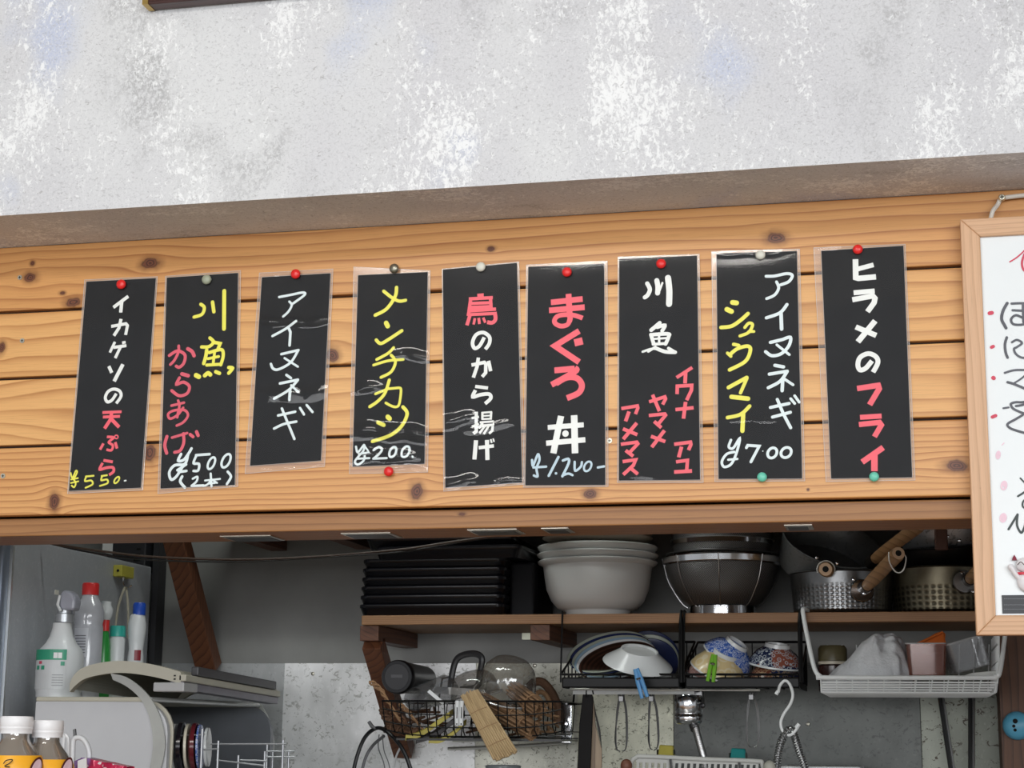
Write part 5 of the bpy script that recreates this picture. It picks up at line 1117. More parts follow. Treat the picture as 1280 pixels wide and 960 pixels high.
roll('rolled brown skewers lying low at the right of the skewer basket', at(668, 916, 3.265), (-.75, .55, .35), .018, .11, 26, BR2, 2)
roll('brown skewer bundle slanting across the middle of the skewer basket', at(656, 902, 3.285), (-.85, .4, .38), .013, .12, 18, BR2, 3)
for q, (xa, xb, ya, yb, n_, lab) in enumerate(((485, 545, 884, 916, 26, 'loose dark sticks lying at the back left of the skewer basket'), (600, 655, 884, 918, 26, 'loose dark sticks lying behind the bamboo bundle'), (640, 696, 886, 918, 30, 'loose brown sticks at the back right of the skewer basket'))):
    t = thing('stick_bundle', lab, 'sticks', at((xa+xb)/2, yb, 3.38), 'loose sticks in the skewer basket'); mb = MB(); rnd = random.Random(40+q)
    for k in range(n_):
        x = rnd.uniform(xa, xb); y = rnd.uniform(ya, yb); dx = rnd.uniform(-22, 22); dy = rnd.uniform(-7, 7); Yq = rnd.uniform(3.34, 3.40)
        mb.tube([at(max(480, min(699, x-dx)), min(919, y-dy), Yq), at(max(480, min(699, x+dx)), min(919, y+dy), Yq+.02)], .0024, 5)
    mb.build('sticks', DSTRAW if q < 2 else BR2, t)['kind'] = 'stuff'
# coil rope loop behind
t = thing('rope_loop', 'dark straw rope loop standing behind the skewer rolls', 'rope', at(680, 875, 3.42)); MB().tube(catmull([at(660, 880, 3.42), at(662, 858, 3.42), at(676, 852, 3.42), at(690, 866, 3.42), at(698, 888, 3.42), at(696, 905, 3.42)], 5), .0085, 8).build('rope', DSTRAW, t, smooth=True)
MB().tube(catmull([at(668, 880, 3.41), at(672, 866, 3.41), at(682, 868, 3.41), at(690, 886, 3.41)], 5), .005, 8).build('rope', STRAW, t, smooth=True)
# small glass under the skewers
t = thing('glass_bowl', 'dark round glass dish at the bottom edge under the bamboo sticks', 'dish', at(629, 975, 3.25)); c = at(629, 957, 3.25)
MB().lathe([(.004, -.045), (.022, -.04), (.032, -.012), (.034, 0), (.031, .001), (.028, -.010)], c, 40).build('glass_body', mat('grey glass', (.22, .24, .25), .1, .3), t, smooth=True)
MB().tube([c+Vector((0, 0, -.045)), c+Vector((0, 0, -.03-(c.z-ZK)+.05)), Vector((c.x, c.y, ZK))], .006, 8).build('stem', mat('grey glass stem', (.22, .24, .25), .1), t)

# ================================================================= CABLES
def cable(label, pts, r, m, name='cable', cat='cable', grp=None):
    return tag(MB().tube(catmull(pts, 6), r, 8).build(name, m, smooth=True), label, cat, grp)
BC = mat('black cable', (.008, .008, .009), .4); GC = mat('grey cable', (.12, .12, .125), .4); BRC = mat('brown cable', (.055, .032, .022), .4)
cable('long dark cable sagging across the opening below the header, upper strand', [at(70, 681, 3.0), at(120, 688, 3.02), at(190, 696, 3.05), at(300, 699.5, 3.08), at(400, 695.5, 3.1), at(500, 687, 3.1), at(560, 678, 3.1), at(630, 668, 3.1), at(660, 660, 3.1)], .0023, BRC, grp='sagging cables below the header')
cable('long black cable sagging across the opening below the header, lower strand', [at(60, 679, 3.03), at(110, 690, 3.03), at(190, 700, 3.05), at(300, 702, 3.08), at(400, 697, 3.1), at(500, 690, 3.1), at(560, 680, 3.12), at(650, 666, 3.12)], .0016, BC, grp='sagging cables below the header')
cable('thick black cable looping left of the skewer basket', [at(438, 985, 3.4), at(445, 950, 3.4), at(456, 922, 3.4), at(472, 910, 3.38), at(488, 918, 3.36), at(504, 938, 3.36), at(514, 965, 3.36), at(516, 990, 3.36)], .0040, BC, grp='cables on the steel wall')
cable('grey cable beside the thick black loop', [at(448, 985, 3.45), at(456, 950, 3.45), at(466, 932, 3.45), at(480, 920, 3.43)], .0032, GC, grp='cables on the steel wall')
cable('thin grey lead hanging beside the bracket strut', [at(474, 918, 3.50), at(473, 935, 3.5), at(480, 955, 3.5), at(484, 985, 3.5)], .0012, GC, grp='cables on the steel wall')
cable('second thin lead beside the bracket strut', [at(478, 918, 3.50), at(480, 938, 3.5), at(486, 955, 3.5), at(492, 985, 3.5)], .0010, GC, grp='cables on the steel wall')
cable('white flex slanting below the bracket strut', [at(500, 935, 3.5), at(494, 950, 3.5), at(488, 985, 3.5)], .0022, mat('white flex', (.6, .6, .6), .4), grp='cables on the steel wall')
t = tag(MB().tube([at(461, 902, 3.38), at(465, 908, 3.38), at(470, 911, 3.38)], [.0035, .004, .002], 10).build('cable_plug', GC, smooth=True), 'small grey plug end above the black cable loop', 'plug')

# ================================================================= THINGS HANGING UNDER THE BASKETS
rail = thing('hanging_rail', 'thin steel rail under the two black baskets with tools hanging from it', 'rail', at(830, 862, 3.30))
MB().tube([at(712, 861, 3.31), at(830, 862, 3.31), at(950, 862.5, 3.31)], .0026, 8).build('rail_bar', mat('rail metal', (.55, .54, .50), .35, .8), rail, smooth=True)
for px in (716, 838, 946): MB().tube([at(px, 861, 3.31), at(px, 852, 3.31)], .002, 6).build('rail_hanger', BLACKW, rail)
MB().slab([at(716, 862, 3.315), at(716, 868, 3.315), at(868, 868, 3.315), at(868, 862, 3.315)][::-1], .002).build('rail_plate', mat('grey rail plate', (.28, .28, .27), .5, .3), rail)
def tongs(label, x, y0, y1, w_, Y, m, lean=0, r=.0013):
    t = thing('tongs', label, 'tongs', at(x, y1, Y), 'wire tongs hanging from the rail')
    for s in (-1, 1):
        for q in (0, 1):
            MB().tube(catmull([at(x-lean+s*1.5+q*.8, y0, Y+.004*q), at(x-lean*.5+s*w_*.42+q*1.5, y0+(y1-y0)*.3, Y+.004*q), at(x+s*w_/2+q*1.2*s, y0+(y1-y0)*.75, Y+.004*q), at(x+s*w_*.42, y1-3, Y), at(x+s*w_*.12, y1, Y)], 5), r, 6).build('tong_arm', m, t, smooth=True)
    MB().tube(catmull([at(x-lean-3, y0+4, Y-.002), at(x-lean-3.5, y0-4, Y), at(x-lean+3, y0-5, Y), at(x-lean+3.5, y0+4, Y-.002)], 4), .0013, 6).build('hook_loop', DSTEEL, t, smooth=True)
    MB().box(at(x-lean-3.4, y0+9, Y-.004), at(x-lean+3.4, y0+2, Y+.004)).build('clamp', DSTEEL, t, bevel=.001)
tongs('wire tongs hanging from the rail before the stained steel', 776.5, 868, 939, 13, 3.32, DSTEEL)
tongs('wire tongs hanging behind the yellow clip', 817, 868, 937, 11, 3.33, DSTEEL, 3)
tongs('wire tongs hanging right of the shower valve on grey steel', 941, 866, 934, 14, 3.32, STEEL, 2, .0011)
# knife / spatula with dark handle
kn = thing('spatula', 'dark handled wooden spatula hanging at the left end of the rail', 'spatula', at(736, 960, 3.33))
MB().slab([at(729, 863, 3.32), at(724, 905, 3.32), at(721, 975, 3.32), at(737, 975, 3.32), at(740, 900, 3.32), at(741, 872, 3.32), at(737, 863, 3.32)], .008).build('black_sleeve', mat('black sleeve', (.004, .003, .003), .6, Specular_IOR_Level=.2), kn, bevel=.001)
MB().slab([at(739, 872, 3.333), at(737, 900, 3.333), at(736, 975, 3.333), at(752, 975, 3.333), at(752, 937, 3.333), at(744, 905, 3.333), at(742, 880, 3.333)], .006).build('wooden_blade', wood('worn wood', (.42, .32, .22), (.30, .21, .13), (.1, .06, .04), 60, ax=2), kn, bevel=.001)
MB().slab([at(740, 868, 3.345), at(741, 880, 3.345), at(752, 935, 3.345), at(750, 912, 3.345), at(745, 892, 3.345)], .004).build('dark_blade', mat('dark blade', (.02, .017, .017), .5), kn)
MB().tube([at(733, 872, 3.316), at(733, 858, 3.316), at(739, 856, 3.316), at(742, 868, 3.316)], .0018, 6).build('string_loop', BLACKW, kn)
# shower valve
sv = thing('pre_rinse_valve', 'chrome pre-rinse valve body with ribbed hose on the steel wall', 'tap', at(861, 905, 3.33))
c = at(860.5, 900, 3.33); s_ = mpp(860, 890, 3.33); zz = lambda y: at(860, y, 3.33).z
MB().lathe([(.001, zz(906)), (14*s_, zz(905.5)), (17*s_, zz(903)), (18*s_, zz(899)), (18*s_, zz(894)), (17.3*s_, zz(893)), (17.3*s_, zz(891)), (18*s_, zz(890)), (18*s_, zz(872)), (16.5*s_, zz(869)), (.001, zz(869))], (c.x, 3.33, 0), 40).build('valve_body', CHROME, sv, smooth=True)
MB().tube([at(861, 870, 3.33), at(861, 860, 3.33)], .008, 16).build('valve_stem', CHROME, sv, smooth=True)
a, b = at(866, 858, 3.35), at(880, 880, 3.35); MB().box((a.x, 3.33, b.z), (b.x, 3.36, a.z)).build('wall_bracket', DSTEEL, sv, bevel=.002)
for px, py in ((872, 862), (878, 882)): MB().lathe([(.0001, .008), (.0045, .007), (.0055, 0)], at(px, py, 3.328), 14, Matrix.Rotation(PI/2, 3, 'X')).build('bracket_screw', BLACKP, sv, smooth=True)
def ribbed(path, r, pitch, m, name, parent, seg=12):
    P = catmull(path, 12); mb = MB(); Q = [P[0]]; Rr = [r]; need = pitch/6; k = 0; acc = 0
    for i in range(len(P)-1):
        a, b = P[i], P[i+1]; d = (b-a).length; t0 = need-acc
        while t0 <= d:
            k += 1; Q.append(a.lerp(b, t0/d)); Rr.append(r*(1-.13*(1+math.cos(2*PI*k/6)))); t0 += need
        acc = d-(t0-need)
    return mb.tube(Q, Rr, seg).build(name, m, parent, smooth=True)
ribbed([at(868, 904, 3.325), at(872, 920, 3.31), at(877, 938, 3.29), at(881, 955, 3.27), at(884, 985, 3.25)], .0072, .0042, STEEL, 'ribbed_hose', sv)
MB().tube([at(866, 903, 3.328), at(869, 912, 3.32)], .009, 16).build('hose_collar', DSTEEL, sv, smooth=True)
# s hook and hose
sh = thing('s_hook', 'white coated S hook hanging from the bowl basket', 'hook', at(985, 920, 3.27))
MB().tube(catmull([at(973, 865, 3.275), at(975, 857, 3.27), at(981, 851, 3.27), at(987, 855, 3.265), at(991, 868, 3.262), at(988, 880, 3.262), at(980, 892, 3.26), at(976, 903, 3.26), at(978, 913, 3.26), at(985, 919, 3.258), at(992, 916, 3.256), at(999, 906, 3.256)], 6), .0028, 10).build('hook_wire', WW, sh, smooth=True)
MB().tube([at(972.5, 864, 3.275), at(970, 868, 3.275)], .0036, 10).build('hook_tip', WW, sh, smooth=True); MB().tube([at(995, 910, 3.256), at(999, 905, 3.256)], .0038, 10).build('hook_tip', WW, sh, smooth=True)
hs = thing('metal_hose', 'ribbed steel hose looped over the white S hook', 'hose', at(985, 960, 3.26))
ribbed([at(969, 985, 3.27), at(971, 955, 3.265), at(975, 932, 3.262), at(981, 918, 3.26), at(987, 912, 3.262), at(992, 917, 3.264), at(999, 940, 3.268), at(1006, 960, 3.27), at(1010, 985, 3.27)], .0078, .0046, STEEL, 'ribbed_hose', hs)
# clips
def clip(label, x0, x1, y0, y1, m):
    t = thing('clip', label, 'clip', at((x0+x1)/2, y1, 3.40), 'colour clips on the dish rack')
    MB().slab([at(x0, y1, 3.36), at(x1, y1, 3.36), at(x1-2, y0+1, 3.37), at(x0+2, y0, 3.37)], .018).build('clip_body', m, t, bevel=.002)
    for x in (x0, x1): MB().box(at(x-1.2, y1, 3.358), at(x+1.2, y1-9, 3.382)).build('clip_edge', mat('clip edge', (.03, .03, .02), .5), t)
clip('yellow plastic clip on the back of the dish rack', 822, 843, 931, 946, mat('dull yellow plastic', (.52, .45, .09), .4))
clip('teal plastic clip on the back of the dish rack', 912, 933, 935, 950, mat('teal plastic', (.025, .27, .26), .4))
# white dish rack at bottom
dr = thing('dish_rack', 'grey white slotted plastic dish rack at the bottom edge', 'dish rack', at(880, 990, 3.3))
GW = mat('grey white plastic', (.50, .50, .47), .45)
MB().tube(catmull([at(788, 985, 3.26), at(789, 955, 3.26), at(795, 947, 3.26), at(806, 945.5, 3.26), at(880, 949, 3.26), at(944, 951.5, 3.26), at(953, 956, 3.26), at(956, 985, 3.26)], 6), .0042, 10).build('rack_rim', GW, dr, smooth=True)
b0 = at(795, 957, 3.262); b1 = at(950, 962, 3.262)
MB().slab([at(795, 948, 3.263), at(795, 953, 3.263), at(945, 956, 3.263), at(945, 952, 3.263)][::-1], .004).build('top_band', GW, dr)
n = 20
for k in range(n+1):
    x = 796+149*k/n; MB().slab([at(x, 952+.02*k*7/5, 3.264), at(x-3, 990, 3.264), at(x+.5, 990, 3.264), at(x+3.6, 952+.02*k*7/5, 3.264)], .004).build('slat', GW, dr)
MB().box((at(795, 990, 3.27).x, 3.262, ZK), (at(948, 990, 3.27).x, 3.50, ZK+.02)).build('rack_base', GW, dr)
MB().box((at(795, 990, 3.27).x, 3.49, ZK), (at(948, 990, 3.27).x, 3.50, at(880, 962, 3.49).z)).build('rack_back', GW, dr)
for px, py in ((838, 952), (924, 956)): MB().tube([at(px, py-3, 3.257), at(px+3, py+20, 3.255)], .0025, 6).build('dark_rib', DSTEEL, dr)
for (x, y, c3, lab) in ((783, 957, (.16, .06, .035), 'brown ball end left of the dish rack'), (962, 959, (.42, .41, .35), 'cream knob end right of the dish rack')):
    mb = MB(); blob(mb, at(x, y, 3.25), .011, .011, .012); t = thing('knob', lab, 'knob', at(x, y, 3.25)); mb.build('knob_ball', mat('knob %d' % x, c3, .5), t, smooth=True); MB().tube([at(x, y+5, 3.25), Vector((at(x, y, 3.25).x, 3.25, ZK))], .005, 8).build('knob_stem', bpy.data.materials['knob %d' % x], t)
# white tray at the bottom behind hose
wt = thing('white_tray', 'white tray edge at the bottom right of the ribbed hose', 'tray', at(1025, 985, 3.3)); a, b = at(975, 957.5, 3.30), at(1076, 957, 3.30)
MB().box((a.x, 3.30, ZK), (b.x, 3.52, a.z)).build('tray_body', WHITEP, wt, bevel=.004)
# long dark rods on the right
for k, (a, b, lab) in enumerate((((1174, 866), (1192, 985), 'dark slanting rod with bright edge, left of the two at the right'), ((1213, 866), (1213, 985), 'dark upright rod, right of the two at the right'))):
    t = thing('rod', lab, 'rod', at(*b, 3.5), 'dark rods against the steel wall'); P0, P1 = at(*a, 3.53), at(*b, 3.5); P1 = P0+(P1-P0)*((P0.z-ZK)/(P0.z-P1.z))
    MB().tube([P0, P1], .0042, 8).build('rod_shaft', mat('black rod', (.012, .012, .012), .4), t, smooth=True); e = Vector((.0062, .002, 0)); MB().tube([P0+e, P1+e], .0022, 8).build('rod_edge', STEEL, t, smooth=True)

# ================================================================= LEFT: DISH DRYER AND BOTTLES
DX0, DX1 = -1.522, -1.268; DYN, DYF = 2.90, 3.43; DT = CZ+.0645
dd = thing('dish_dryer', 'grey countertop dish dryer with its beige lid raised, at the left', 'dish dryer', ((DX0+DX1)/2, (DYN+DYF)/2, ZD))
DGY = mat('light grey enamel', (.50, .51, .53), .42, var=.04); BEI = mat('beige plastic', (.47, .45, .37), .45, var=.06); DGR = mat('inner grey', (.14, .15, .165), .35)
def endcap(Y, t_, m, nm, ins=0):
    r = .055; P = [(DX0+ins, ZD+.01), (DX1-ins, ZD+.01)]; cx_, cz_ = DX1-ins-r, DT-ins-.008-r
    P += [(cx_+r*math.cos(a), cz_+r*math.sin(a)) for a in [k*PI/12 for k in range(7)]]+[(DX0+ins, DT-ins-.008)]
    return MB().slab([Vector((x, Y, z)) for x, z in P], t_).build(nm, m, dd, bevel=.0015)
endcap(DYN, .014, DGY, 'end_panel'); endcap(DYF-.014, .014, DGR, 'end_panel')
endcap(DYN+.0145, .006, BEI, 'end_trim', -.004); endcap(DYF-.022, .006, DGR, 'end_trim', -.003)
MB().box((DX0, DYN, DT-.0085), (DX1-.035, DYF, DT)).build('top_trim', BEI, dd, bevel=.0025)
MB().tube([(DX1-.036, DYN, DT-.004), (DX1-.036, DYF, DT-.004)], .0045, 8).build('top_edge', mat('pale edge strip', (.55, .56, .55), .3, .2), dd, smooth=True)
MB().box((DX0, DYN+.014, ZD), (DX0+.012, DYF-.014, DT-.009)).build('back_panel', DGR, dd)
MB().box((DX0, DYN, ZD), (DX1+.02, DYF, ZD+.02)).build('base', DGY, dd, bevel=.003)
# lid
lid_px = [(87, 865), (93, 853), (105, 844), (125, 838.5), (150, 836), (178, 838.5), (205, 844), (226, 850)]
Yl = 2.90; top_ = catmull([at(x, y-10, Yl) for x, y in lid_px], 4); bot_ = catmull([at(x, y+(0 if i in (0,) else 5), Yl) for i, (x, y) in enumerate(lid_px)], 4)
def sweep(tp, bt, y0, y1, shrink=1.0, drop=0):
    mb = MB(); n = len(tp)
    def mv(p, Y): return Vector((p.x, Y, p.z-drop*(Y-y0)/(y1-y0)))
    for Y in (y0, y1):
        mb.v += [mv(p, Y) for p in tp]+[mv(p, Y) for p in bt]
    for i in range(n-1):
        mb.f += [[i, n+i, n+i+1, i+1], [2*n+i, 2*n+i+1, 3*n+i+1, 3*n+i], [i, i+1, 2*n+i+1, 2*n+i], [n+i, 3*n+i, 3*n+i+1, n+i+1]]
    mb.f += [[0, 2*n, 3*n, n], [n-1, 2*n-1, 4*n-1, 3*n-1]]
    return mb
sweep(top_, bot_, Yl, Yl+.016).build('lid_end', BEI, dd, smooth=False)
th_t = [p+Vector((0, 0, -.002)) for p in top_]; th_b = [p+Vector((0, 0, -.009)) for p in top_]
sweep(th_t, th_b, Yl+.016, 3.38, drop=.016).build('lid_shell', mat('beige grey lid', (.33, .32, .27), .4, var=.06), dd)
sweep([p+Vector((0, 0, -.016)) for p in top_], [p+Vector((0, 0, -.016)) for p in bot_], 3.37, 3.384).build('lid_end', BEI, dd)
e = top_[-1]
def lbox(a, b, drop=.016):
    (xa, ya, za), (xb, yb, zb2) = a, b; d0 = drop*(ya-Yl)/.48; d1 = drop*(yb-Yl)/.48
    return MB().hexa([(xa, ya, za-d0), (xb, ya, za-d0), (xb, ya, zb2-d0), (xa, ya, zb2-d0)], [(xa, yb, za-d1), (xb, yb, za-d1), (xb, yb, zb2-d1), (xa, yb, zb2-d1)])
lbox((e.x-.004, Yl, e.z-.016), (e.x+.010, 3.38, e.z-.004)).build('front_lip', BEI, dd, bevel=.002)
lbox((e.x-.002, Yl+.05, e.z-.003), (e.x+.012, 3.35, e.z+.013)).build('handle_bar', mat('dark grey grip', (.05, .048, .052), .4), dd, bevel=.002)
lbox((e.x-.02, Yl, e.z-.030), (e.x+.006, 3.38, e.z-.016)).build('lip_underside', mat('grey violet plastic', (.20, .19, .22), .35), dd, bevel=.002)
MB().box((e.x-.05, Yl-.002, e.z-.034), (e.x+.008, Yl+.06, e.z-.018)).build('lid_bracket', mat('pale grey plastic', (.42, .42, .42), .4), dd, bevel=.002)
for (zz_) in (-.006, -.012): MB().box((e.x-.012, Yl-.002, e.z+zz_-.0015), (e.x-.009, Yl, e.z+zz_+.001)).build('latch_mark', DARKHOLE, dd)
def arc(Y, m):
    k = mpp(180, 890, Y)/mpp(180, 890, 2.90)
    out = [(140, 842), (158, 846), (176, 858), (192, 876), (203, 900), (208, 928), (204, 955), (194, 985)]; inn = [(143, 850), (158, 857), (172, 868), (183, 883), (190, 903), (193, 928), (190, 955), (183, 985)]
    tp = catmull([at(x, y, 2.90) for x, y in out], 4); bt = catmull([at(x, y, 2.90) for x, y in inn], 4); n = len(tp)
    mb = sweep(tp, bt, Y, Y+.004); return mb.build('lid_arm', m, dd)
ARM = clear_mat('frosted arm plastic', (.50, .51, .48), .06, .3, .1, .6)
arc(2.894, ARM); arc(3.434, ARM)
# rack wires in the dryer
RK = mat('coated rack wire', (.42, .43, .45), .35, .5)
rk = thing('dryer_rack', 'grey wire plate rack inside the dish dryer', 'rack', ((DX0+DX1)/2+.03, 3.15, ZD+.05))
for (x, yt, yy) in ((253, 911, 2.98), (273, 926, 3.02), (298, 944, 3.10), (331, 939, 3.16), (354, 925, 3.22), (334, 930, 3.28), (341, 938, 3.34), (361, 937, 3.36)):
    a = at(x, yt, yy); MB().tube([(a.x, yy, ZD+.022), a], .0022, 8).build('upright_wire', RK, rk, smooth=True); 
for (xa, ya, xb, yb, Y) in ((213, 920, 256, 918, 2.97), (252, 930, 358, 930, 3.05), (255, 937, 272, 936, 2.99), (270, 950, 330, 957, 3.08), (300, 950, 334, 951, 3.12), (333, 939, 368, 939, 3.25), (333, 946, 368, 946, 3.25)):
    MB().tube([at(xa, ya, Y), at(xb, yb, Y+.02)], .0016, 6).build('cross_wire', RK, rk, smooth=True)
for X in (DX0+.04, DX1-.03): MB().tube([(X, DYN+.03, ZD+.022), (X, DYF-.03, ZD+.022)], .0022, 6).build('base_wire', RK, rk)
# crockery on edge in the dryer
for k, (x, w_, r, m, lab) in enumerate(((218, 6, 29, DW, 'white bowl on edge at the front of the dryer'), (226, 8, 31, mat('glossy black glaze', (.012, .01, .014), .15), 'black bowl on edge in the dryer'), (235, 5, 29, mat('cream glaze', (.58, .55, .45), .3), 'cream dish on edge in the dryer'), (243, 8, 30, mat('maroon glaze', (.10, .012, .018), .15), 'maroon bowl on edge in the dryer'), (250, 4, 28, BF, 'blue patterned dish on edge in the dryer'), (259, 5, 24, DW, 'small white dish farthest right in the dryer'))):
    Y = 2.965+.012*k; c = at(x-1, 934, Y); s_ = mpp(x, 934, Y)
    t = thing('bowl', lab, 'bowl', c, 'crockery standing in the dryer'); R = align((.95, .22, .03)); w2 = w_*s_*.62
    MB().lathe([(.0001, -w2), (r*.5*s_, -w2), (r*.86*s_, -w2*.6), (r*s_, 0), (r*.99*s_, w2), (r*.9*s_, w2*.9), (.0001, -w2*.3)], c, 40, R, False).build('bowl_body', m, t, smooth=True)
# far curved cover: grey translucent dome behind
# ---- bottles on top of the dryer
def bottle(name, label, cat, cx, Y, prof, m, base=DT, grp=None, rot=None):
    pr = turned_prof(cx, Y, prof); pr = [(pr[0][0], base+.0005)]+pr; c = at(cx, prof[0][1], Y)
    t = thing(name, label, cat, (c.x, Y, base), grp); MB().lathe(pr, (c.x, Y, 0), 40).build('bottle_body', m, t, smooth=True); return t, c.x, mpp(cx, 800, Y)
def zy(x, y, Y): return at(x, y, Y).z
WB = mat('white bottle plastic', (.62, .64, .65), .32, var=.03)
gt = 'cleaning bottles on the dish dryer'
t, X, s_ = bottle('spray_bottle', 'white spray bottle with grey trigger head and green label', 'spray bottle', 73, 2.98, [(27.5,866),(29,860),(29,835),(28.5,822),(26,812),(19,804),(14.5,795),(12,785),(11.5,779)], WB, grp=gt)
MB().lathe([(9.5*s_, zy(73,779,2.98)), (11.5*s_, zy(73,778,2.98)), (11.5*s_, zy(73,768,2.98)), (9*s_, zy(73,767,2.98)), (9*s_, zy(73,762,2.98))], (X+.004, 2.98, 0), 28).build('neck_ring', mat('silver grey plastic', (.38, .40, .42), .25, .4), t, smooth=True)
GH = mat('grey trigger plastic', (.33, .34, .40), .3)
MB().slab([at(74, 763, 2.965), at(92, 763, 2.965), at(94, 750, 2.965), at(90, 741, 2.965), at(82, 737, 2.965), at(76, 739, 2.965), at(73, 748, 2.965)], .028).build('trigger_head', GH, t, bevel=.006)
MB().box(at(68, 743, 2.972), at(74, 738, 2.988)).build('nozzle', mat('cream nozzle', (.7, .68, .6), .4), t, bevel=.001)
MB().tube([at(76, 764, 2.962), at(72, 756, 2.962), at(75, 744, 2.962)], .0028, 8).build('trigger', WB, t, smooth=True)
# label wraps front of the bottle
def wrap(t, X, Y, r, a0, a1, z0, z1, m, name, n=14):
    mb = MB()
    for k in range(n+1):
        a = a0+(a1-a0)*k/n
        for rr_ in (r, r+.0006):
            for z in (z0, z1): mb.v.append(Vector((X+rr_*math.cos(a), Y+rr_*math.sin(a), z)))
    for k in range(n): b = k*4; mb.f += [[b+2, b+6, b+7, b+3], [b, b+1, b+5, b+4], [b+1, b+3, b+7, b+5], [b, b+4, b+6, b+2]]
    mb.f += [[0, 2, 3, 1], [n*4, n*4+1, n*4+3, n*4+2]]
    return mb.build(name, m, t, smooth=False)
GRN = mat('label green', (.02, .28, .16), .4)
wrap(t, X, 2.98, 29.2*s_, -2.45, -.85, zy(73, 862, 2.98), zy(73, 826, 2.98), mat('label grey white', (.55, .57, .58), .4), 'paper_label')
wrap(t, X, 2.98, 29.6*s_, -2.45, -.85, zy(73, 826, 2.98), zy(73, 813, 2.98), GRN, 'green_band')
for (a, ya, yb, m3) in ((-2.0, 831, 827.5, 'r'), (-2.15, 838, 833, 'g'), (-1.85, 838, 833, 'g'), (-1.12, 824, 817, 'w'), (-1.0, 833, 828, 'g'), (-1.3, 824, 817, 'w')):
    mm = {'r': mat('label red', (.5, .05, .1), .4), 'g': GRN, 'w': WHITEP}[m3]; wrap(t, X, 2.98, 29.9*s_, a-.08, a+.08, zy(73, ya, 2.98), zy(73, yb, 2.98), mm, 'label_mark', 3)
for k in range(5): wrap(t, X, 2.98, 29.8*s_, -1.4, -.95, zy(73, 845+k*3.2, 2.98), zy(73, 844.2+k*3.2, 2.98), mat('label text grey', (.25, .26, .27), .5), 'label_line', 3)
t, X, s_ = bottle('bottle', 'tall clear bottle with red cap beside the spray bottle', 'bottle', 107, 3.10, [(17.5,850),(18,840),(18,785),(17,780),(18,775),(18,765),(15.5,755),(10.5,747),(9,742)], clear_mat('milky clear plastic', (.62, .63, .68), .08, .15, .1, .75), grp=gt)
MB().lathe([(10.5*s_, zy(107,744,3.1)), (10.5*s_, zy(107,731,3.1)), (9.5*s_, zy(107,729,3.1)), (.0001, zy(107,729,3.1))], (X, 3.10, 0), 28).build('cap', mat('red cap', (.62, .03, .03), .35), t, smooth=True)
wrap(t, X, 3.10, 18.3*s_, -2.2, -1.1, zy(107, 822, 3.1), zy(107, 786, 3.1), mat('clear label', (.55, .56, .6), .4), 'paper_label')
for k in range(7): wrap(t, X, 3.10, 18.8*s_, -2.05, -1.25, zy(107, 796+k*3.5, 3.1), zy(107, 795+k*3.5, 3.1), mat('label text dark', (.12, .12, .14), .5), 'label_line', 4)
t, X, s_ = bottle('detergent_bottle', 'green detergent bottle with red collar and white squeeze top', 'bottle', 127.5, 3.16, [(9.5,850),(9,826),(8,808),(6,795),(4.5,788)], mat('green translucent plastic bottle', (.03, .26, .05), .25), grp=gt)
MB().lathe([(5*s_, zy(127,789,3.16)), (5*s_, zy(127,775,3.16)), (3*s_, zy(127,774,3.16))], (X+.001, 3.16, 0), 24).build('collar', bpy.data.materials['red cap'], t, smooth=True)
MB().lathe([(5.5*s_, zy(127,775,3.16)), (8.5*s_, zy(127,768,3.16)), (8.5*s_, zy(127,761,3.16)), (6*s_, zy(127,757,3.16)), (6.5*s_, zy(127,752,3.16)), (.0001, zy(127,751,3.16))], (X+.001, 3.16, 0), 24).build('squeeze_top', WB, t, smooth=True)
t, X, s_ = bottle('bottle', 'small white bottle with teal cap between green and blue-capped bottles', 'bottle', 144, 3.18, [(9.5,850),(9.7,800),(9,797),(8,795)], WB, grp=gt)
MB().lathe([(9.8*s_, zy(144,796,3.18)), (9.8*s_, zy(144,785,3.18)), (9*s_, zy(144,782.5,3.18)), (.0001, zy(144,782.5,3.18))], (X, 3.18, 0), 30).build('cap', mat('teal cap', (.03, .36, .30), .35), t, smooth=True)
t, X, s_ = bottle('bottle', 'white waisted bottle with blue cap, rightmost on the dish dryer', 'bottle', 168, 3.20, [(10.5,850),(10,822),(8.8,812),(10,800),(11.5,788),(11.3,780),(9,770),(7.5,768)], WB, grp=gt)
MB().lathe([(7.8*s_, zy(168,769,3.2)), (8*s_, zy(168,756,3.2)), (6.5*s_, zy(168,753.5,3.2)), (.0001, zy(168,753.5,3.2))], (X+.003, 3.20, 0), 28).build('cap', mat('blue cap', (.015, .07, .42), .35), t, smooth=True)
wrap(t, X, 3.2, 10.8*s_, -1.3, -.55, zy(168, 826, 3.2), zy(168, 813, 3.2), mat('dark red mark', (.2, .01, .02), .4), 'label_mark', 5)
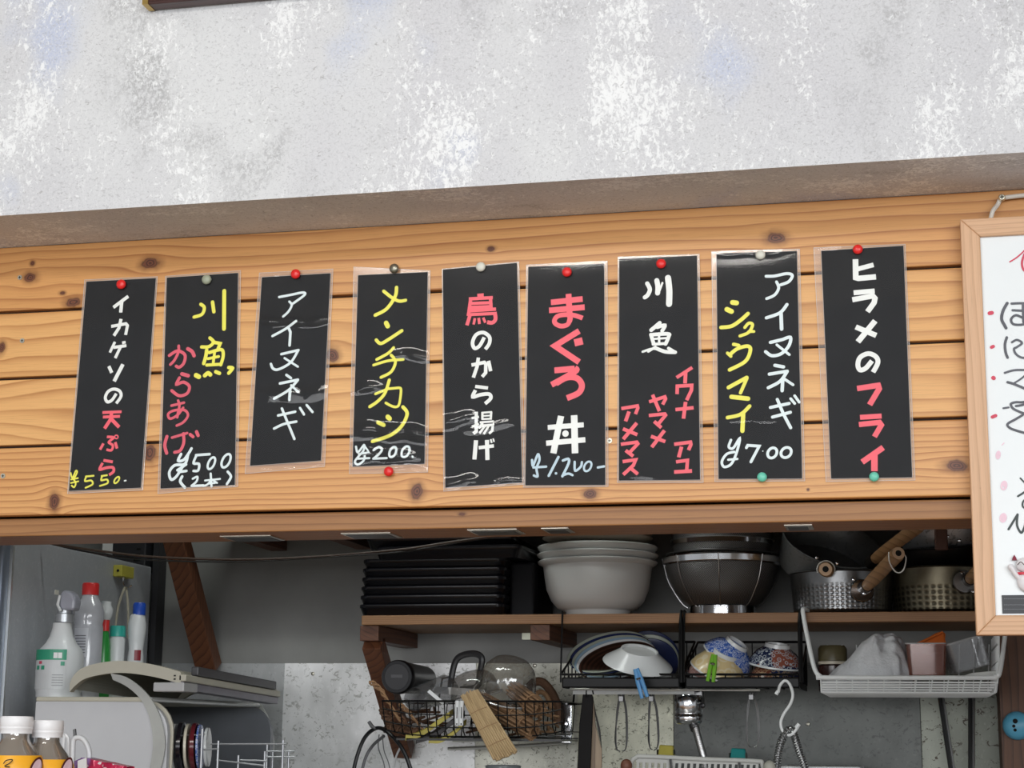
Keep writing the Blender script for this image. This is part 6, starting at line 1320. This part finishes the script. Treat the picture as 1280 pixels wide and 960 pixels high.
# yellow magnet hook with tongs on cabinet side
pm = atx(149, 715, XC); mh = thing('magnet_hook', 'yellow block magnet hook on the steel cabinet above the bottles', 'magnet hook', (XC, pm.y, pm.z))
MB().box((XC, pm.y-.03, pm.z-.012), (XC+.020, pm.y+.03, pm.z+.012)).build('magnet_block', mat('dull yellow block', (.46, .42, .06), .5), mh, bevel=.002)
MB().lathe([(.0001, .0015), (.003, .001)], (XC+.012, pm.y-.0305, pm.z), 10, Matrix.Rotation(PI/2, 3, 'X')).build('hole', DARKHOLE, mh)
hk0 = Vector((XC+.010, pm.y, pm.z-.012)); MB().tube(catmull([hk0, hk0+Vector((0, 0, -.012)), hk0+Vector((.008, 0, -.022)), hk0+Vector((.020, 0, -.016))], 5), .0018, 8).build('hook_wire', CHROME, mh, smooth=True)
tg = thing('tongs', 'pale tongs hanging from the yellow magnet hook', 'tongs', hk0+Vector((0, 0, -.13)))
for s in (-1, 1): MB().tube(catmull([hk0+Vector((.006, s*.003, -.020)), hk0+Vector((.003+s*.009, s*.004, -.06)), hk0+Vector((.002+s*.014, s*.004, -.125))], 5), [.0026]*11, 8).build('tong_arm', mat('pale wood tong', (.45, .42, .33), .5), tg, smooth=True)

# ================================================================= FRONT: PET BOTTLES ON THE PASS COUNTER
def pet(label, cx, Y, dy, r_cap):
    s_ = mpp(cx, 910, Y); c = at(cx, 918+dy, Y); z = lambda y: at(cx, y+dy, Y).z
    t = thing('drink_bottle', label, 'bottle', (c.x, Y, ZP), 'orange labelled drink bottles')
    k = r_cap/19
    tea = mat('brown tea liquid %d' % cx, (.20, .155, .11), .12, var=.1)
    prof = [(15.5*k, 916), (15.5*k, 922), (17*k, 926), (25*k, 937), (31*k, 948), (34*k, 960), (35*k, 975)]
    zbase = ZP
    pr = [(r*s_, z(y)) for r, y in prof]+[(35*k*s_, z(975)-.02), (32.5*k*s_, (z(975)+zbase)/2), (35*k*s_, zbase+.03), (33*k*s_, zbase+.003), (.001, zbase+.0006)]
    MB().lathe([(max(.0005, r-.001), zz_) for r, zz_ in pr][::-1], (c.x, Y, 0), 44).build('liquid', tea, t, smooth=True)
    MB().lathe(pr[::-1], (c.x, Y, 0), 44, None, False).build('bottle_shell', clear_mat('pet shell %d' % cx, (.9, .9, .9), .12, .06, .05, .08), t, smooth=True)
    MB().lathe([(18.2*k*s_, z(917)), (18.2*k*s_, z(912)), (18.8*k*s_, z(911)), (19*k*s_, z(909)), (18.6*k*s_, z(908.3)), (19*k*s_, z(907.5)), (19*k*s_, z(898)), (18*k*s_, z(895.5)), (.0001, z(895))], (c.x, Y, 0), 44).build('cap', mat('white cap', (.80, .80, .82), .35), t, smooth=True)
    for kk in range(44):
        a = 2*PI*kk/44; MB  # ribs are in the finer relief of the cap
    zl1, zl0 = z(945), z(1010)
    mb = MB(); pl = [(30*k, 944), (33*k, 951), (35.2*k, 960), (36*k, 975), (36*k, 1030)]
    mb.lathe([(r*s_+.0006, z(y)) for r, y in pl][::-1], (c.x, Y, 0), 44, None, False).build('label_sleeve', mat('orange label %d' % cx, (.88, .42, .02), .35, var=.05), t, smooth=True)
    # dark script stroke and pink oval mark on the label
    mb = []; letters(mb, (0, 0), 1, Y-36*k*s_*.96, [(1.6, 'c', [(cx-14, 952), (cx-12, 948), (cx-6, 947), (cx-10, 952), (cx-14, 957), (cx-8, 955)])])
    return t, c.x, s_
for args in (('larger drink bottle with white cap and orange label at the left bottom corner', 20, 2.16, 0, 20.5), ('smaller drink bottle with white cap beside the corner one, orange label', 59, 2.20, 5, 19.5)):
    t, X, s_ = pet(*args); cx = args[1]; Y = args[2]; r = 36*args[4]/19*s_
    z_ = lambda y: at(cx, y, Y).z
    def patch(a_c, y_c, aw, hz, dr_, m, nm, n=18):
        P = []
        for q in range(n):
            th_ = 2*PI*q/n; a = a_c+aw*math.cos(th_)+.35*aw*math.sin(th_); z = z_(y_c)+hz*math.sin(th_); P.append(Vector((X+(r+dr_)*math.cos(a), Y+(r+dr_)*math.sin(a), z)))
        MB().add(P, [list(range(n))]).build(nm, m, t)
    patch(-.34, 962, .27, .017, .0012, mat('dark brown oval %d' % cx, (.09, .02, .02), .4), 'label_oval')
    patch(-.34, 962, .20, .014, .0018, mat('pale pink oval %d' % cx, (.72, .52, .58), .4), 'label_oval_inner')
    if cx < 30:
        mb = MB(); mb.tube(catmull([Vector((X+(r+.0008)*math.cos(a), Y+(r+.0008)*math.sin(a), z_(y))) for a, y in ((-1.40, 954), (-1.32, 950), (-1.14, 949), (-1.20, 953), (-1.36, 957), (-1.20, 958))], 4), .0007, 5); mb.build('label_script', mat('dark script', (.05, .04, .02), .4), t)
if True:
    wc = thing('tongs', 'white plastic looped tongs standing behind the drink bottles', 'tongs', at(100, 975, 2.45)); Y = 2.45
    WP2 = mat('pale white plastic', (.66, .68, .70), .3)
    MB().tube(catmull([at(90, 990, Y), at(91, 945, Y), at(92, 926, Y), at(97, 922, Y), at(104, 924, Y), at(110, 934, Y), at(112, 948, Y), at(111, 990, Y)], 6), [.0038]*43, 10).build('loop_handle', WP2, wc, smooth=True)
    MB().tube(catmull([at(78, 990, Y+.02), at(80, 925, Y+.02), at(84, 921, Y+.02), at(86, 932, Y+.02), at(86, 990, Y+.02)], 6), .003, 8).build('loop_handle', WP2, wc, smooth=True)
    MB().slab([at(91.5, 921, 2.46), at(91, 912, 2.46), at(94, 911, 2.46), at(95, 921, 2.46)][::1], .003).build('dark_tip', DSTEEL, wc)
    z0 = ZP
    pk = thing('snack_bag', 'crumpled red and purple snack bag behind the drink bottles', 'bag', (at(125, 990, 2.42).x, 2.42, ZP))
    mb = MB(); pts = [(94, 955), (100, 950), (107, 947), (114, 949), (124, 950), (134, 953), (144, 955), (152, 957), (158, 960), (160, 990), (92, 990)]
    n = 26; grid = []
    for i in range(n+1):
        x = 93+66*i/n; yt = 947+max(0, (x-107)*.22)+max(0, (103-x)*.5)
        for j in range(9):
            v = j/8; y = yt+(1010-yt)*v; q = at(x, y, 2.42); nn = mn.noise(Vector((x*.12, y*.1, 3)))*.012; q.y -= .02*math.sin(PI*min(1, v+.1))*math.sin(PI*(i+.5)/(n+1))+nn; mb.v.append(q)
    for i in range(n):
        for j in range(8): mb.f.append([i*9+j, i*9+j+1, (i+1)*9+j+1, (i+1)*9+j])
    nb_ = len(mb.v); back = [Vector((p.x, 2.445, p.z)) for p in mb.v]; mb.v += back
    for i in range(n):
        for j in range(8): mb.f.append([nb_+i*9+j, nb_+(i+1)*9+j, nb_+(i+1)*9+j+1, nb_+i*9+j+1])
    for i in range(n): mb.f += [[i*9, (i+1)*9, nb_+(i+1)*9, nb_+i*9]]
    tt = NT('foil bag'); sp2 = tt.n('ShaderNodeSeparateXYZ'); tt.link(tt.co, sp2.inputs[0])
    cc = tt.mix(tt.smooth(tt.math('ADD', sp2.outputs[0], tt.math('MULTIPLY', tt.noise(30), .02)), -.010, -.002), (.25, .14, .36), (.60, .03, .10)); cc = tt.mix(tt.smooth(tt.noise(70), .60, .66), cc, (.8, .75, .78))
    mb.build('foil', tt.set(cc, .22, .1), pk, smooth=True)
    MB().slab([at(97, 951, 2.40), at(97, 990, 2.40), at(109, 990, 2.40), at(108, 947, 2.40)], .002).build('white_corner', WHITEP, pk)
